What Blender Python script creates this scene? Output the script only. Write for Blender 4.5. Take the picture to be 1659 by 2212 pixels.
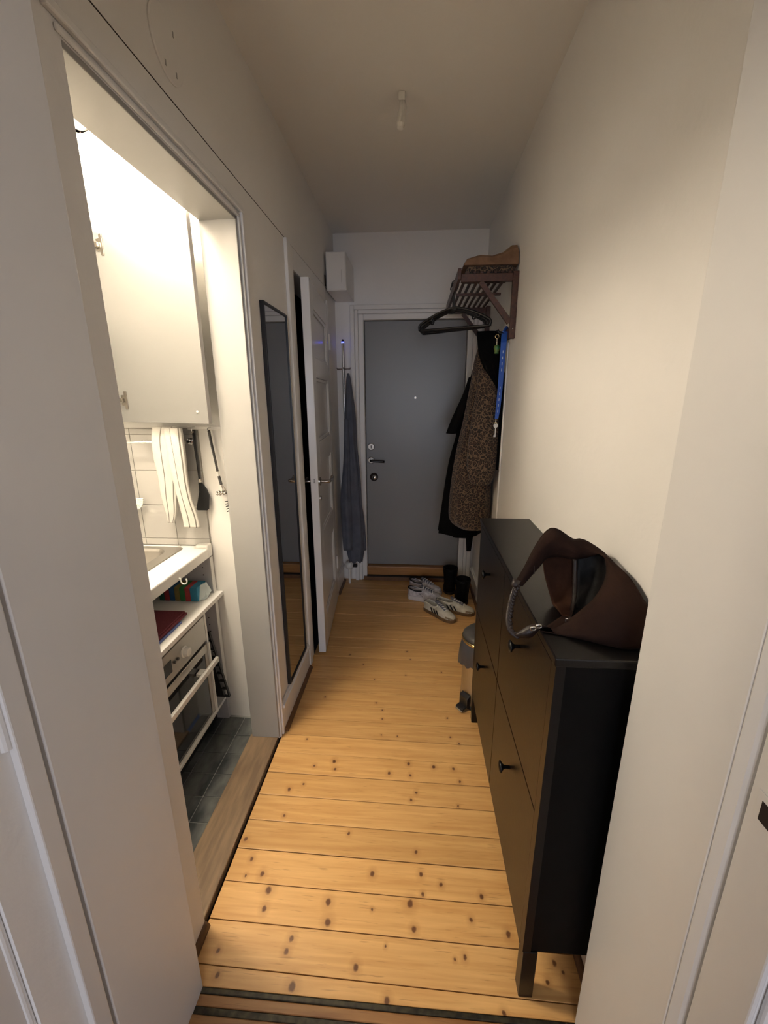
import bpy, bmesh, math, random
from mathutils import Vector, Matrix
random.seed(7)
PI = math.pi
scene = bpy.context.scene
COL = scene.collection
for o in list(bpy.data.objects):
    bpy.data.objects.remove(o)

# ------------------------------------------------------------ camera
F, YAW, PITCH, ROLL, CH = 910.76, 0.074, -0.2648, -0.0049, 1.5077
_cy, _sy = math.cos(YAW), math.sin(YAW)
FW = Vector((-_sy * math.cos(PITCH), _cy * math.cos(PITCH), math.sin(PITCH)))
RT = Vector((_cy, _sy, 0)); UP = RT.cross(FW)
R2 = RT * math.cos(ROLL) + UP * math.sin(ROLL)
U2 = UP * math.cos(ROLL) - RT * math.sin(ROLL)
CAM = Vector((0, 0, CH))
cd = bpy.data.cameras.new('camera'); co = bpy.data.objects.new('camera', cd); COL.objects.link(co)
cd.sensor_fit = 'HORIZONTAL'; cd.sensor_width = 36.0; cd.lens = 36.0 * F / 1659.0; cd.clip_start = 0.01
rm = Matrix((R2, U2, -FW)).transposed().to_4x4(); rm.translation = CAM
co.matrix_world = rm
scene.camera = co

def at(px, py, Y=None, X=None, Z=None):
    """photo pixel -> point on the plane y=Y, x=X or z=Z"""
    d = FW + R2 * ((px - 829.5) / F) - U2 * ((py - 1106) / F)
    t = (Y / d.y) if Y is not None else (X / d.x) if X is not None else ((Z - CH) / d.z)
    return CAM + d * t

# ------------------------------------------------------------ world, light, exposure
w = bpy.data.worlds.new('world'); scene.world = w; w.use_nodes = True
w.node_tree.nodes['Background'].inputs[0].default_value = (0.35, 0.45, 0.7, 1)
w.node_tree.nodes['Background'].inputs[1].default_value = 0.12
scene.view_settings.view_transform = 'Standard'
scene.view_settings.look = 'None'
scene.view_settings.gamma = 1.0
scene.view_settings.use_curve_mapping = False
scene.view_settings.exposure = 0.40
LAMP_STRENGTH = 101.0          # kitchen wall lamp
STRIP_FILL = 3.0                   # unseen strip added under the cabinet to brighten worktop and tiles
def area(name, loc, rot, sx, sy, energy, color):
    l = bpy.data.lights.new(name, 'AREA'); l.shape = 'RECTANGLE'; l.size = sx; l.size_y = sy
    l.energy = energy; l.color = color
    o = bpy.data.objects.new(name, l); COL.objects.link(o); o.location = loc; o.rotation_euler = rot
    return o
# dusk daylight entering by the window of the room behind the camera
area('window_daylight', (0.1, -3.12, 1.45), (PI / 2, 0, 0), 1.3, 1.3, 34.0, (0.78, 0.84, 1.0))
# unseen warm lamp added behind the camera to fill the hall
ROOM_FILL = 4.0
KCEIL = 100.0                  # kitchen ceiling lamp

# ------------------------------------------------------------ materials
def new_mat(name):
    m = bpy.data.materials.new(name); m.use_nodes = True
    nt = m.node_tree
    return m, nt, nt.nodes['Principled BSDF']
def N(nt, t, **k):
    n = nt.nodes.new(t)
    for a, v in k.items():
        setattr(n, a, v)
    return n
def mat(name, col, rough=0.5, metal=0.0, var=0.0, vscale=6.0, bump=0.0, bscale=60.0, col2=None, spec=None, sheen=0.0, vec=(1, 1, 1), emit=None, coat=0.0, detail=4.0):
    m, nt, p = new_mat(name)
    p.inputs['Base Color'].default_value = (*col, 1)
    p.inputs['Roughness'].default_value = rough
    p.inputs['Metallic'].default_value = metal
    if spec is not None: p.inputs['Specular IOR Level'].default_value = spec
    if sheen: p.inputs['Sheen Weight'].default_value = sheen
    if coat: p.inputs['Coat Weight'].default_value = coat
    if emit:
        p.inputs['Emission Color'].default_value = (*emit[:3], 1); p.inputs['Emission Strength'].default_value = emit[3]
    tc = N(nt, 'ShaderNodeNewGeometry'); mp = N(nt, 'ShaderNodeMapping'); mp.inputs['Scale'].default_value = vec
    nt.links.new(tc.outputs['Position'], mp.inputs['Vector'])
    if var or col2:
        n = N(nt, 'ShaderNodeTexNoise'); n.inputs['Scale'].default_value = vscale; n.inputs['Detail'].default_value = detail
        nt.links.new(mp.outputs[0], n.inputs['Vector'])
        r = N(nt, 'ShaderNodeValToRGB')
        c2 = col2 if col2 else tuple(c * (1 - var) for c in col)
        r.color_ramp.elements[0].position = 0.35; r.color_ramp.elements[0].color = (*c2, 1)
        r.color_ramp.elements[1].position = 0.65; r.color_ramp.elements[1].color = (*col, 1)
        nt.links.new(n.outputs[0], r.inputs[0]); nt.links.new(r.outputs[0], p.inputs['Base Color'])
    if bump:
        n = N(nt, 'ShaderNodeTexNoise'); n.inputs['Scale'].default_value = bscale; n.inputs['Detail'].default_value = 3
        nt.links.new(mp.outputs[0], n.inputs['Vector'])
        b = N(nt, 'ShaderNodeBump'); b.inputs['Strength'].default_value = bump; b.inputs['Distance'].default_value = 0.004
        nt.links.new(n.outputs[0], b.inputs['Height']); nt.links.new(b.outputs[0], p.inputs['Normal'])
    return m

KNOTS = [(-0.327, 1.449, 0.0091), (-0.407, 1.421, 0.006), (-0.317, 1.41, 0.0069), (-0.008, 1.458, 0.008), (-0.088, 1.406, 0.0078), (-0.0, 1.401, 0.0068), (0.098, 1.449, 0.008), (0.18, 1.446, 0.008), (0.201, 1.385, 0.0068), (-0.482, 1.304, 0.0078), (-0.431, 1.332, 0.0059), (0.024, 1.324, 0.0067), (0.004, 1.291, 0.0066), (0.184, 1.278, 0.0047), (-0.579, 1.1, 0.0084), (-0.533, 1.037, 0.0072), (-0.481, 0.994, 0.0089), (-0.533, 0.985, 0.0045), (0.024, 1.096, 0.0071), (-0.12, 1.019, 0.0087), (0.039, 1.027, 0.0078), (0.103, 1.003, 0.0069), (0.228, 0.978, 0.0077), (0.044, 0.971, 0.006), (-0.444, 0.948, 0.0122), (-0.44, 0.898, 0.0086), (-0.248, 0.929, 0.0102), (-0.239, 0.877, 0.0109), (0.005, 0.942, 0.0118), (0.017, 0.878, 0.0083), (0.187, 0.913, 0.0067), (0.291, 0.885, 0.0084), (-0.336, 0.832, 0.0083), (-0.342, 0.802, 0.0083), (-0.063, 0.833, 0.0041), (-0.142, 0.781, 0.0089), (0.131, 0.817, 0.0041), (0.159, 0.823, 0.0065), (-0.305, 0.731, 0.0113), (-0.052, 0.721, 0.0087), (-0.514, 0.739, 0.0075), (-0.535, 0.79, 0.0059), (-0.11, 0.918, 0.0042), (-0.217, 1.145, 0.0063), (-0.45, 1.845, 0.0058), (-0.18, 1.819, 0.0056), (-0.144, 1.769, 0.0055), (-0.14, 1.71, 0.0054), (0.175, 1.737, 0.0055), (-0.469, 1.196, 0.0056), (-0.475, 1.562, 0.0053), (-0.137, 1.61, 0.0042), (-0.062, 1.606, 0.0042), (0.181, 1.616, 0.0053), (0.217, 1.582, 0.0052), (-0.032, 2.282, 0.0065), (-0.01, 2.203, 0.0051), (-0.284, 2.137, 0.005), (-0.034, 2.051, 0.0048), (0.168, 2.092, 0.0049), (-0.206, 2.004, 0.0048), (-0.376, 2.225, 0.0052), (0.404, 0.828, 0.0082), (0.421, 0.81, 0.0055), (0.373, 0.786, 0.0062), (0.246, 0.718, 0.0069)]

def pine(name, c_lo, c_hi, knots=False, rough=0.34):
    m, nt, p = new_mat(name)
    L = nt.links.new
    g = N(nt, 'ShaderNodeNewGeometry'); oi = N(nt, 'ShaderNodeObjectInfo')
    off = N(nt, 'ShaderNodeVectorMath', operation='SCALE'); off.inputs[0].default_value = (37.0, 11.0, 53.0)
    L(oi.outputs['Random'], off.inputs['Scale'])
    add = N(nt, 'ShaderNodeVectorMath', operation='ADD'); L(g.outputs['Position'], add.inputs[0]); L(off.outputs[0], add.inputs[1])
    mp = N(nt, 'ShaderNodeMapping'); mp.inputs['Scale'].default_value = (1.6, 26.0, 26.0); L(add.outputs[0], mp.inputs['Vector'])
    n1 = N(nt, 'ShaderNodeTexNoise'); n1.inputs['Scale'].default_value = 2.2; n1.inputs['Detail'].default_value = 6; n1.inputs['Distortion'].default_value = 0.6
    L(mp.outputs[0], n1.inputs['Vector'])
    r = N(nt, 'ShaderNodeValToRGB'); r.color_ramp.elements[0].position = 0.3; r.color_ramp.elements[1].position = 0.7
    r.color_ramp.elements[0].color = (*c_lo, 1); r.color_ramp.elements[1].color = (*c_hi, 1)
    L(n1.outputs[0], r.inputs[0])
    # plank to plank tone
    hsv = N(nt, 'ShaderNodeHueSaturation'); L(r.outputs[0], hsv.inputs['Color'])
    mr = N(nt, 'ShaderNodeMapRange'); mr.inputs['To Min'].default_value = 0.88; mr.inputs['To Max'].default_value = 1.08
    L(oi.outputs['Random'], mr.inputs['Value']); L(mr.outputs[0], hsv.inputs['Value'])
    out = hsv.outputs[0]
    # fine dark flecks
    n2 = N(nt, 'ShaderNodeTexNoise'); n2.inputs['Scale'].default_value = 9.0; n2.inputs['Detail'].default_value = 4; L(mp.outputs[0], n2.inputs['Vector'])
    fr = N(nt, 'ShaderNodeMapRange'); fr.inputs['From Min'].default_value = 0.62; fr.inputs['From Max'].default_value = 0.75; fr.inputs['To Max'].default_value = 0.6
    L(n2.outputs[0], fr.inputs['Value'])
    mx = N(nt, 'ShaderNodeMix', data_type='RGBA'); L(fr.outputs[0], mx.inputs['Factor']); L(out, mx.inputs['A'])
    mx.inputs['B'].default_value = (c_lo[0] * 0.5, c_lo[1] * 0.45, c_lo[2] * 0.4, 1); out = mx.outputs['Result']
    if knots:
        sc = N(nt, 'ShaderNodeVectorMath', operation='MULTIPLY'); sc.inputs[1].default_value = (1, 0.8, 0); L(g.outputs['Position'], sc.inputs[0])
        wn = N(nt, 'ShaderNodeTexNoise'); wn.inputs['Scale'].default_value = 60; L(g.outputs['Position'], wn.inputs['Vector'])
        ws = N(nt, 'ShaderNodeVectorMath', operation='SCALE'); ws.inputs['Scale'].default_value = 0.006; L(wn.outputs['Color'], ws.inputs[0])
        wa = N(nt, 'ShaderNodeVectorMath', operation='ADD'); L(sc.outputs[0], wa.inputs[0]); L(ws.outputs[0], wa.inputs[1])
        prev = None
        for (kx, ky, kr) in KNOTS:
            d = N(nt, 'ShaderNodeVectorMath', operation='DISTANCE'); d.inputs[1].default_value = (kx + .003, ky * 0.8 + .003, .003)
            L(wa.outputs[0], d.inputs[0])
            q = N(nt, 'ShaderNodeMath', operation='DIVIDE'); q.inputs[1].default_value = kr * 0.86; L(d.outputs['Value'], q.inputs[0])
            if prev is not None:
                mn = N(nt, 'ShaderNodeMath', operation='MINIMUM'); L(prev, mn.inputs[0]); L(q.outputs[0], mn.inputs[1]); prev = mn.outputs[0]
            else:
                prev = q.outputs[0]
        halo = N(nt, 'ShaderNodeMapRange'); halo.inputs['From Min'].default_value = 3.2; halo.inputs['From Max'].default_value = 0.9; halo.inputs['To Max'].default_value = 0.35
        L(prev, halo.inputs['Value'])
        m1 = N(nt, 'ShaderNodeMix', data_type='RGBA'); L(halo.outputs[0], m1.inputs['Factor']); L(out, m1.inputs['A']); m1.inputs['B'].default_value = (0.30, 0.13, 0.035, 1)
        core = N(nt, 'ShaderNodeMapRange'); core.inputs['From Min'].default_value = 1.1; core.inputs['From Max'].default_value = 0.6; core.inputs['To Max'].default_value = 0.92
        L(prev, core.inputs['Value'])
        m2 = N(nt, 'ShaderNodeMix', data_type='RGBA'); L(core.outputs[0], m2.inputs['Factor']); L(m1.outputs['Result'], m2.inputs['A']); m2.inputs['B'].default_value = (0.11, 0.038, 0.014, 1)
        out = m2.outputs['Result']
    L(out, p.inputs['Base Color'])
    rr = N(nt, 'ShaderNodeMapRange'); rr.inputs['To Min'].default_value = rough - .06; rr.inputs['To Max'].default_value = rough + .12
    L(n2.outputs[0], rr.inputs['Value']); L(rr.outputs[0], p.inputs['Roughness'])
    b = N(nt, 'ShaderNodeBump'); b.inputs['Strength'].default_value = 0.12; b.inputs['Distance'].default_value = 0.002
    L(n1.outputs[0], b.inputs['Height']); L(b.outputs[0], p.inputs['Normal'])
    return m

def leopard(name):
    m, nt, p = new_mat(name); L = nt.links.new
    g = N(nt, 'ShaderNodeNewGeometry')
    wn = N(nt, 'ShaderNodeTexNoise'); wn.inputs['Scale'].default_value = 40; L(g.outputs['Position'], wn.inputs['Vector'])
    ws = N(nt, 'ShaderNodeVectorMath', operation='SCALE'); ws.inputs['Scale'].default_value = 0.024; L(wn.outputs['Color'], ws.inputs[0])
    wa = N(nt, 'ShaderNodeVectorMath', operation='ADD'); L(g.outputs['Position'], wa.inputs[0]); L(ws.outputs[0], wa.inputs[1])
    v = N(nt, 'ShaderNodeTexVoronoi'); v.feature = 'DISTANCE_TO_EDGE'; v.inputs['Scale'].default_value = 47.0; v.inputs['Randomness'].default_value = 0.9; L(wa.outputs[0], v.inputs['Vector'])
    r = N(nt, 'ShaderNodeValToRGB'); cr = r.color_ramp; cr.interpolation = 'LINEAR'
    cr.elements[0].position = 0.0; cr.elements[0].color = (0.135, 0.083, 0.047, 1)
    cr.elements[1].position = 1.0; cr.elements[1].color = (0.050, 0.024, 0.013, 1)
    for pos, c in ((0.055, (0.115, 0.07, 0.04)), (0.10, (0.008, 0.005, 0.004)), (0.22, (0.008, 0.005, 0.004)), (0.30, (0.045, 0.022, 0.012))):
        e = cr.elements.new(pos); e.color = (*c, 1)
    n3 = N(nt, 'ShaderNodeTexNoise'); n3.inputs['Scale'].default_value = 90; L(g.outputs['Position'], n3.inputs['Vector'])
    ad = N(nt, 'ShaderNodeMath', operation='MULTIPLY_ADD'); ad.inputs[1].default_value = 0.16; L(n3.outputs[0], ad.inputs[0])
    sb = N(nt, 'ShaderNodeMath', operation='SUBTRACT'); sb.inputs[1].default_value = 0.08; L(v.outputs['Distance'], sb.inputs[0]); L(sb.outputs[0], ad.inputs[2])
    L(ad.outputs[0], r.inputs[0]); L(r.outputs[0], p.inputs['Base Color'])
    p.inputs['Roughness'].default_value = 0.9; p.inputs['Sheen Weight'].default_value = 0.15
    return m

WALL = (0.86, 0.835, 0.80)
M = {}
M['wall'] = mat('wall_paint', WALL, 0.6, bump=0.16, bscale=60, var=0.03, vscale=2.5)
M['wallk'] = mat('kitchen_paint', (0.80, 0.78, 0.735), 0.5, bump=0.05, bscale=40)
M['ceil'] = mat('ceiling_paint', (0.85, 0.825, 0.785), 0.75, bump=0.12, bscale=70)
M['trim'] = mat('gloss_trim_paint', (0.80, 0.78, 0.75), 0.28, bump=0.04, bscale=25)
M['lining_dimmed'] = mat('opening_lining_dimmed', (0.33, 0.322, 0.302), 0.35, bump=0.04, bscale=25)  # trim paint darkened; weaker kitchen light put into its colour
M['trimjamb'] = mat('door_frame_paint', (0.76, 0.74, 0.71), 0.38, bump=0.04, bscale=30, var=0.04, vscale=3)
M['doorw'] = mat('white_door_paint', (0.72, 0.71, 0.70), 0.22, bump=0.06, bscale=14)
M['grey_door'] = mat('grey_door_paint', (0.215, 0.215, 0.215), 0.36, bump=0.05, bscale=40)
M['pine'] = pine('pine_floor', (0.56, 0.30, 0.10), (0.72, 0.43, 0.165), True)
M['pine_old'] = pine('worn_threshold_wood', (0.20, 0.085, 0.028), (0.36, 0.18, 0.06), False, 0.4)
M['pine_sill'] = pine('door_sill_wood', (0.26, 0.12, 0.035), (0.40, 0.20, 0.065), False, 0.35)
M['thr'] = mat('grey_brown_threshold', (0.25, 0.168, 0.098), 0.5, col2=(0.16, 0.105, 0.062), vscale=5, vec=(9, 1.2, 9), bump=0.15, bscale=9)
M['gap'] = mat('dark_joint', (0.018, 0.010, 0.006), 0.9)
M['dark_strip'] = mat('dark_threshold_strip', (0.05, 0.042, 0.024), 0.45, 0.4, col2=(0.012, 0.010, 0.007), vscale=60)  # dark mottled tone of the threshold strips
M['shoe_mould'] = mat('brown_floor_moulding', (0.16, 0.075, 0.03), 0.45, var=0.3, vscale=20)
M['slate'] = mat('slate_tile', (0.14, 0.145, 0.14), 0.36, col2=(0.018, 0.022, 0.024), vscale=13, vec=(1, .45, 1), bump=0.15, bscale=20)
M['grout'] = mat('grey_grout', (0.30, 0.30, 0.29), 0.8)
M['wtile_dimmed'] = mat('white_wall_tile_dimmed', (0.45, 0.437, 0.41), 0.12, var=0.02, vscale=10)  # tile white lowered in place of dimmer light on the wall
M['wgrout'] = mat('wall_grout', (0.34, 0.32, 0.28), 0.8)
M['lam'] = mat('white_laminate', (0.80, 0.785, 0.75), 0.32, var=0.02, vscale=4)
M['lamdoor_dimmed'] = mat('cabinet_door_dimmed', (0.175, 0.172, 0.165), 0.45)  # darker than the real door; stands in for weaker light
M['lamgrey'] = mat('grey_laminate_edge', (0.42, 0.40, 0.38), 0.45)
M['panelgrey'] = mat('cabinet_side_grey', (0.50, 0.49, 0.50), 0.5)
M['black'] = mat('black_cabinet_lacquer', (0.0028, 0.0025, 0.0025), 0.34, spec=0.32, bump=0.05, bscale=60, vec=(8, 1, 1))
M['black_side'] = mat('black_foil_shaded', (0.002, 0.002, 0.0021), 0.5, spec=0.10)  # matt foil darkened beyond the lacquer for the jamb's shade
M['blackp'] = mat('black_plastic', (0.010, 0.010, 0.011), 0.35)
M['greyp'] = mat('grey_plastic', (0.055, 0.052, 0.050), 0.4)
M['room_dark'] = mat('painted_room_darkness', (0.02, 0.02, 0.024), 0.9)  # near-black colour stands in for the missing light in there
M['steel'] = mat('brushed_steel', (0.55, 0.53, 0.50), 0.32, 1.0, bump=0.05, bscale=120, vec=(1, 1, 12))
M['chrome'] = mat('chrome', (0.75, 0.75, 0.75), 0.08, 1.0)
M['nickel'] = mat('worn_nickel', (0.42, 0.39, 0.35), 0.25, 1.0)
M['brass'] = mat('brass_rim', (0.80, 0.62, 0.30), 0.22, 1.0)
M['oven_glass'] = mat('oven_glass', (0.012, 0.012, 0.013), 0.06, spec=0.8)
M['mirror'] = mat('mirror_glass', (0.62, 0.63, 0.62), 0.015, 1.0)
M['suede'] = mat('brown_suede', (0.020, 0.0088, 0.0055), 0.9, col2=(0.012, 0.0052, 0.0038), vscale=14, spec=0.15, bump=0.25, bscale=90)
M['suede2'] = mat('worn_brown_suede', (0.040, 0.016, 0.008), 0.9, col2=(0.024, 0.009, 0.005), vscale=18, spec=0.15, bump=0.25, bscale=90)
M['leather'] = mat('dark_leather', (0.014, 0.0065, 0.0045), 0.5, bump=0.3, bscale=200)
M['lining'] = mat('black_lining', (0.004, 0.004, 0.0042), 0.6, spec=0.25, bump=0.6, bscale=30)
M['wood_dk'] = mat('reddish_brown_wood', (0.070, 0.024, 0.011), 0.42, col2=(0.040, 0.013, 0.007), vscale=8, vec=(10, 1, 10))
M['cloth_blk'] = mat('black_cloth', (0.0022, 0.0022, 0.0024), 0.95, spec=0.1, bump=0.3, bscale=160)
M['cloth_blk2'] = mat('charcoal_wool', (0.0042, 0.004, 0.0038), 0.95, spec=0.1, bump=0.3, bscale=140)
M['robe'] = mat('blue_grey_cotton', (0.105, 0.115, 0.145), 0.9, col2=(0.080, 0.088, 0.112), vscale=12, bump=0.2, bscale=120)
M['leo'] = leopard('leopard_fur')
M['tan'] = mat('tan_suede_cloth', (0.21, 0.115, 0.062), 0.9, col2=(0.13, 0.068, 0.036), vscale=16, bump=0.4, bscale=60)
M['blue'] = mat('blue_ribbon', (0.012, 0.075, 0.40), 0.55)
M['white_ink'] = mat('white_print', (0.55, 0.62, 0.72), 0.6)
M['green'] = mat('green_charm', (0.01, 0.16, 0.06), 0.4, col2=(0.16, 0.17, 0.02), vscale=30)
M['sh_white'] = mat('sneaker_leather', (0.60, 0.58, 0.50), 0.5, col2=(0.47, 0.44, 0.36), vscale=30)
M['sh_run'] = mat('runner_mesh', (0.62, 0.58, 0.59), 0.6, col2=(0.42, 0.39, 0.40), vscale=50)
M['gum'] = mat('gum_sole', (0.155, 0.085, 0.035), 0.6, var=0.3, vscale=40)
M['sh_toe'] = mat('suede_toe', (0.27, 0.215, 0.145), 0.85, var=0.2, vscale=40)
M['sh_grey'] = mat('grey_lining', (0.16, 0.16, 0.19), 0.9)
M['sole_w'] = mat('white_rubber', (0.60, 0.56, 0.55), 0.6, var=0.1, vscale=40)
M['boot'] = mat('black_boot_leather', (0.002, 0.002, 0.002), 0.6, spec=0.15)
M['towel'] = mat('white_linen_dimmed', (0.62, 0.60, 0.55), 0.9, bump=0.7, bscale=45, var=0.05, vscale=40)  # linen darkened below its white to hold back kitchen glare
M['towel_stripe'] = mat('grey_linen_stripe', (0.15, 0.14, 0.12), 0.9)
M['red_cloth'] = mat('maroon_cloth', (0.12, 0.014, 0.022), 0.9, bump=0.3, bscale=200)
M['blue_cloth'] = mat('blue_cloth', (0.10, 0.13, 0.30), 0.9)
M['bin_bag'] = mat('grey_bin_liner', (0.055, 0.054, 0.060), 0.35, bump=0.4, bscale=30)
M['white_pl'] = mat('white_plastic', (0.80, 0.78, 0.73), 0.35)
M['led'] = mat('blue_led', (0.02, 0.02, 0.6), 0.3, emit=(0.06, 0.08, 1.0, 6.0))
M['lampglass'] = mat('lit_lamp_glass', (0.9, 0.88, 0.8), 0.4, emit=(1.0, 0.87, 0.69, LAMP_STRENGTH))
M['strip_fill'] = mat('fill_strip_diffuser', (0.9, 0.88, 0.8), 0.4, emit=(1.0, 0.88, 0.70, STRIP_FILL))
M['kceil'] = mat('lit_ceiling_glass', (0.9, 0.88, 0.8), 0.4, emit=(1.0, 0.87, 0.69, KCEIL))
M['room_fill'] = mat('lit_room_fill_glass', (0.9, 0.88, 0.8), 0.4, emit=(1.0, 0.82, 0.62, ROOM_FILL))
SP = [(0.02, 0.09, 0.06), (0.30, 0.03, 0.04), (0.02, 0.09, 0.20), (0.22, 0.17, 0.05), (0.03, 0.17, 0.05), (0.42, 0.05, 0.05), (0.03, 0.20, 0.32)]
M['plank_sub'] = M['gap']

# ------------------------------------------------------------ mesh helpers
class B:
    def __init__(self): self.bm = bmesh.new()
    def box(self, x0, x1, y0, y1, z0, z1, mi=0):
        v = [self.bm.verts.new(c) for c in ((x0, y0, z0), (x1, y0, z0), (x1, y1, z0), (x0, y1, z0), (x0, y0, z1), (x1, y0, z1), (x1, y1, z1), (x0, y1, z1))]
        for f in ((0, 3, 2, 1), (4, 5, 6, 7), (0, 1, 5, 4), (1, 2, 6, 5), (2, 3, 7, 6), (3, 0, 4, 7)):
            self.bm.faces.new([v[i] for i in f]).material_index = mi
        return self
    def hexa(self, pts):
        v = [self.bm.verts.new(c) for c in pts]
        for f in ((0, 3, 2, 1), (4, 5, 6, 7), (0, 1, 5, 4), (1, 2, 6, 5), (2, 3, 7, 6), (3, 0, 4, 7)):
            self.bm.faces.new([v[i] for i in f])
        return self
    def loft(self, rings, cap=True, closed=True, mi=0, mif=None):
        R = [[self.bm.verts.new(p) for p in r] for r in rings]
        n = len(R[0])
        for i in range(len(R) - 1):
            for j in range(n if closed else n - 1):
                k = (j + 1) % n
                f = self.bm.faces.new((R[i][j], R[i][k], R[i + 1][k], R[i + 1][j]))
                f.material_index = mif(i, j) if mif else mi
        if cap and closed:
            self.bm.faces.new(list(reversed(R[0]))).material_index = mi
            self.bm.faces.new(R[-1]).material_index = mi
        return self
    def tube(self, pts, r, seg=8, closed=False, flat=1.0, mi=0, upv=None):
        pts = [Vector(p) for p in pts]; n = len(pts); rings = []
        rad = r if isinstance(r, (list, tuple)) else [r] * n
        prevn = None
        for i in range(n):
            if closed: t = pts[(i + 1) % n] - pts[i - 1]
            else: t = pts[min(i + 1, n - 1)] - pts[max(i - 1, 0)]
            t.normalize()
            if prevn is None:
                a = Vector(upv) if upv else (Vector((0, 0, 1)) if abs(t.z) < 0.9 else Vector((0, 1, 0)))
                nn = (a - t * a.dot(t)).normalized()
            else:
                nn = (prevn - t * prevn.dot(t)).normalized()
            prevn = nn; b = t.cross(nn)
            rings.append([pts[i] + (nn * math.cos(2 * PI * k / seg) + b * math.sin(2 * PI * k / seg) * flat) * rad[i] for k in range(seg)])
        if closed:
            rings.append(rings[0])
            R = [[self.bm.verts.new(p) for p in q] for q in rings[:-1]]
            for i in range(n):
                for j in range(seg):
                    k = (j + 1) % seg; a, c = R[i], R[(i + 1) % n]
                    self.bm.faces.new((a[j], a[k], c[k], c[j])).material_index = mi
        else:
            self.loft(rings, mi=mi)
        return self
    def lathe(self, prof, c=(0, 0, 0), axis='z', seg=24, cap=True, mi=0):
        c = Vector(c); rings = []
        for (r, h) in prof:
            ring = []
            for k in range(seg):
                a = 2 * PI * k / seg; u, v = r * math.cos(a), r * math.sin(a)
                ring.append(c + (Vector((u, v, h)) if axis == 'z' else Vector((h, u, v)) if axis == 'x' else Vector((v, h, u))))
            rings.append(ring)
        return self.loft(rings, cap=cap, mi=mi)
    def prism(self, pts, off, mi=0):
        """polygon (3-D points) pushed along off"""
        off = Vector(off)
        return self.loft([[Vector(p) for p in pts], [Vector(p) + off for p in pts]], mi=mi)
    def sheet(self, rows, mi=0, mif=None):
        return self.loft(rows, closed=False, cap=False, mi=mi, mif=mif)

def world_loc(o):
    v = Vector(o.location)
    p = o.parent
    while p:
        v = v + Vector(p.location); p = p.parent
    return v
def obj(name, b, m, parent=None, smooth=False, bevel=0.0, local=False, solid=0.0, sub=0, weld=False, kind=None, label=None, cat=None, group=None, shared=None, auto=None):
    bm = b.bm
    if weld: bmesh.ops.remove_doubles(bm, verts=bm.verts, dist=1e-5)
    bmesh.ops.recalc_face_normals(bm, faces=bm.faces)
    xs = [v.co for v in bm.verts]
    c = Vector([(min(p[i] for p in xs) + max(p[i] for p in xs)) / 2 for i in range(3)])
    if parent is None: c.z = min(p.z for p in xs)
    bmesh.ops.translate(bm, verts=bm.verts, vec=-c)
    me = bpy.data.meshes.new(name); bm.to_mesh(me); bm.free()
    for mm in (m if isinstance(m, (list, tuple)) else [m]):
        me.materials.append(M[mm] if isinstance(mm, str) else mm)
    if smooth: me.polygons.foreach_set('use_smooth', [True] * len(me.polygons))
    o = bpy.data.objects.new(name, me); COL.objects.link(o)
    if parent is not None:
        o.parent = parent
        o.location = c if local else c - world_loc(parent)
    else:
        o.location = c
    if solid:
        s = o.modifiers.new('thickness', 'SOLIDIFY'); s.thickness = abs(solid); s.offset = 0
    if sub:
        s = o.modifiers.new('smooth', 'SUBSURF'); s.levels = sub; s.render_levels = sub
    if bevel:
        s = o.modifiers.new('bevel', 'BEVEL'); s.width = bevel; s.segments = 2; s.limit_method = 'ANGLE'; s.angle_limit = math.radians(40)
    if kind: o['kind'] = kind
    if label: o['label'] = label
    if cat: o['category'] = cat
    if group: o['group'] = group
    return o
def thing(name, label, cat, loc=(0, 0, 0), rz=0.0, group=None):
    o = bpy.data.objects.new(name, None); COL.objects.link(o)
    o.empty_display_size = 0.05
    o.location = loc; o.rotation_euler = (0, 0, rz)
    o['label'] = label; o['category'] = cat
    if group: o['group'] = group
    return o
def struct(name, b, m, parent=None, label=None, **k):
    return obj(name, b, m, parent, kind=None if parent else 'structure', label=label, **k)
def smoothpath(pts, n=6, closed=False):
    pts = [Vector(p) for p in pts]; out = []; m = len(pts)
    for i in range(m if closed else m - 1):
        p0 = pts[i - 1] if (i > 0 or closed) else pts[0]
        p1 = pts[i]; p2 = pts[(i + 1) % m]
        p3 = pts[(i + 2) % m] if (closed or i + 2 < m) else pts[-1]
        for k in range(n):
            t = k / n
            out.append(0.5 * ((2 * p1) + (p2 - p0) * t + (2 * p0 - 5 * p1 + 4 * p2 - p3) * t * t + (3 * p1 - p0 - 3 * p2 + p3) * t ** 3))
    if not closed: out.append(pts[-1])
    return out
def lerp_rows(keys, n):
    """smoothly interpolate rows of numbers"""
    out = []
    m = len(keys)
    for i in range(m - 1):
        k0 = keys[max(i - 1, 0)]; k1 = keys[i]; k2 = keys[i + 1]; k3 = keys[min(i + 2, m - 1)]
        for s in range(n):
            t = s / n
            out.append([0.5 * ((2 * b) + (c - a) * t + (2 * a - 5 * b + 4 * c - d) * t * t + (3 * b - a - 3 * c + d) * t ** 3) for a, b, c, d in zip(k0, k1, k2, k3)])
    out.append(list(keys[-1]))
    return out
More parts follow.
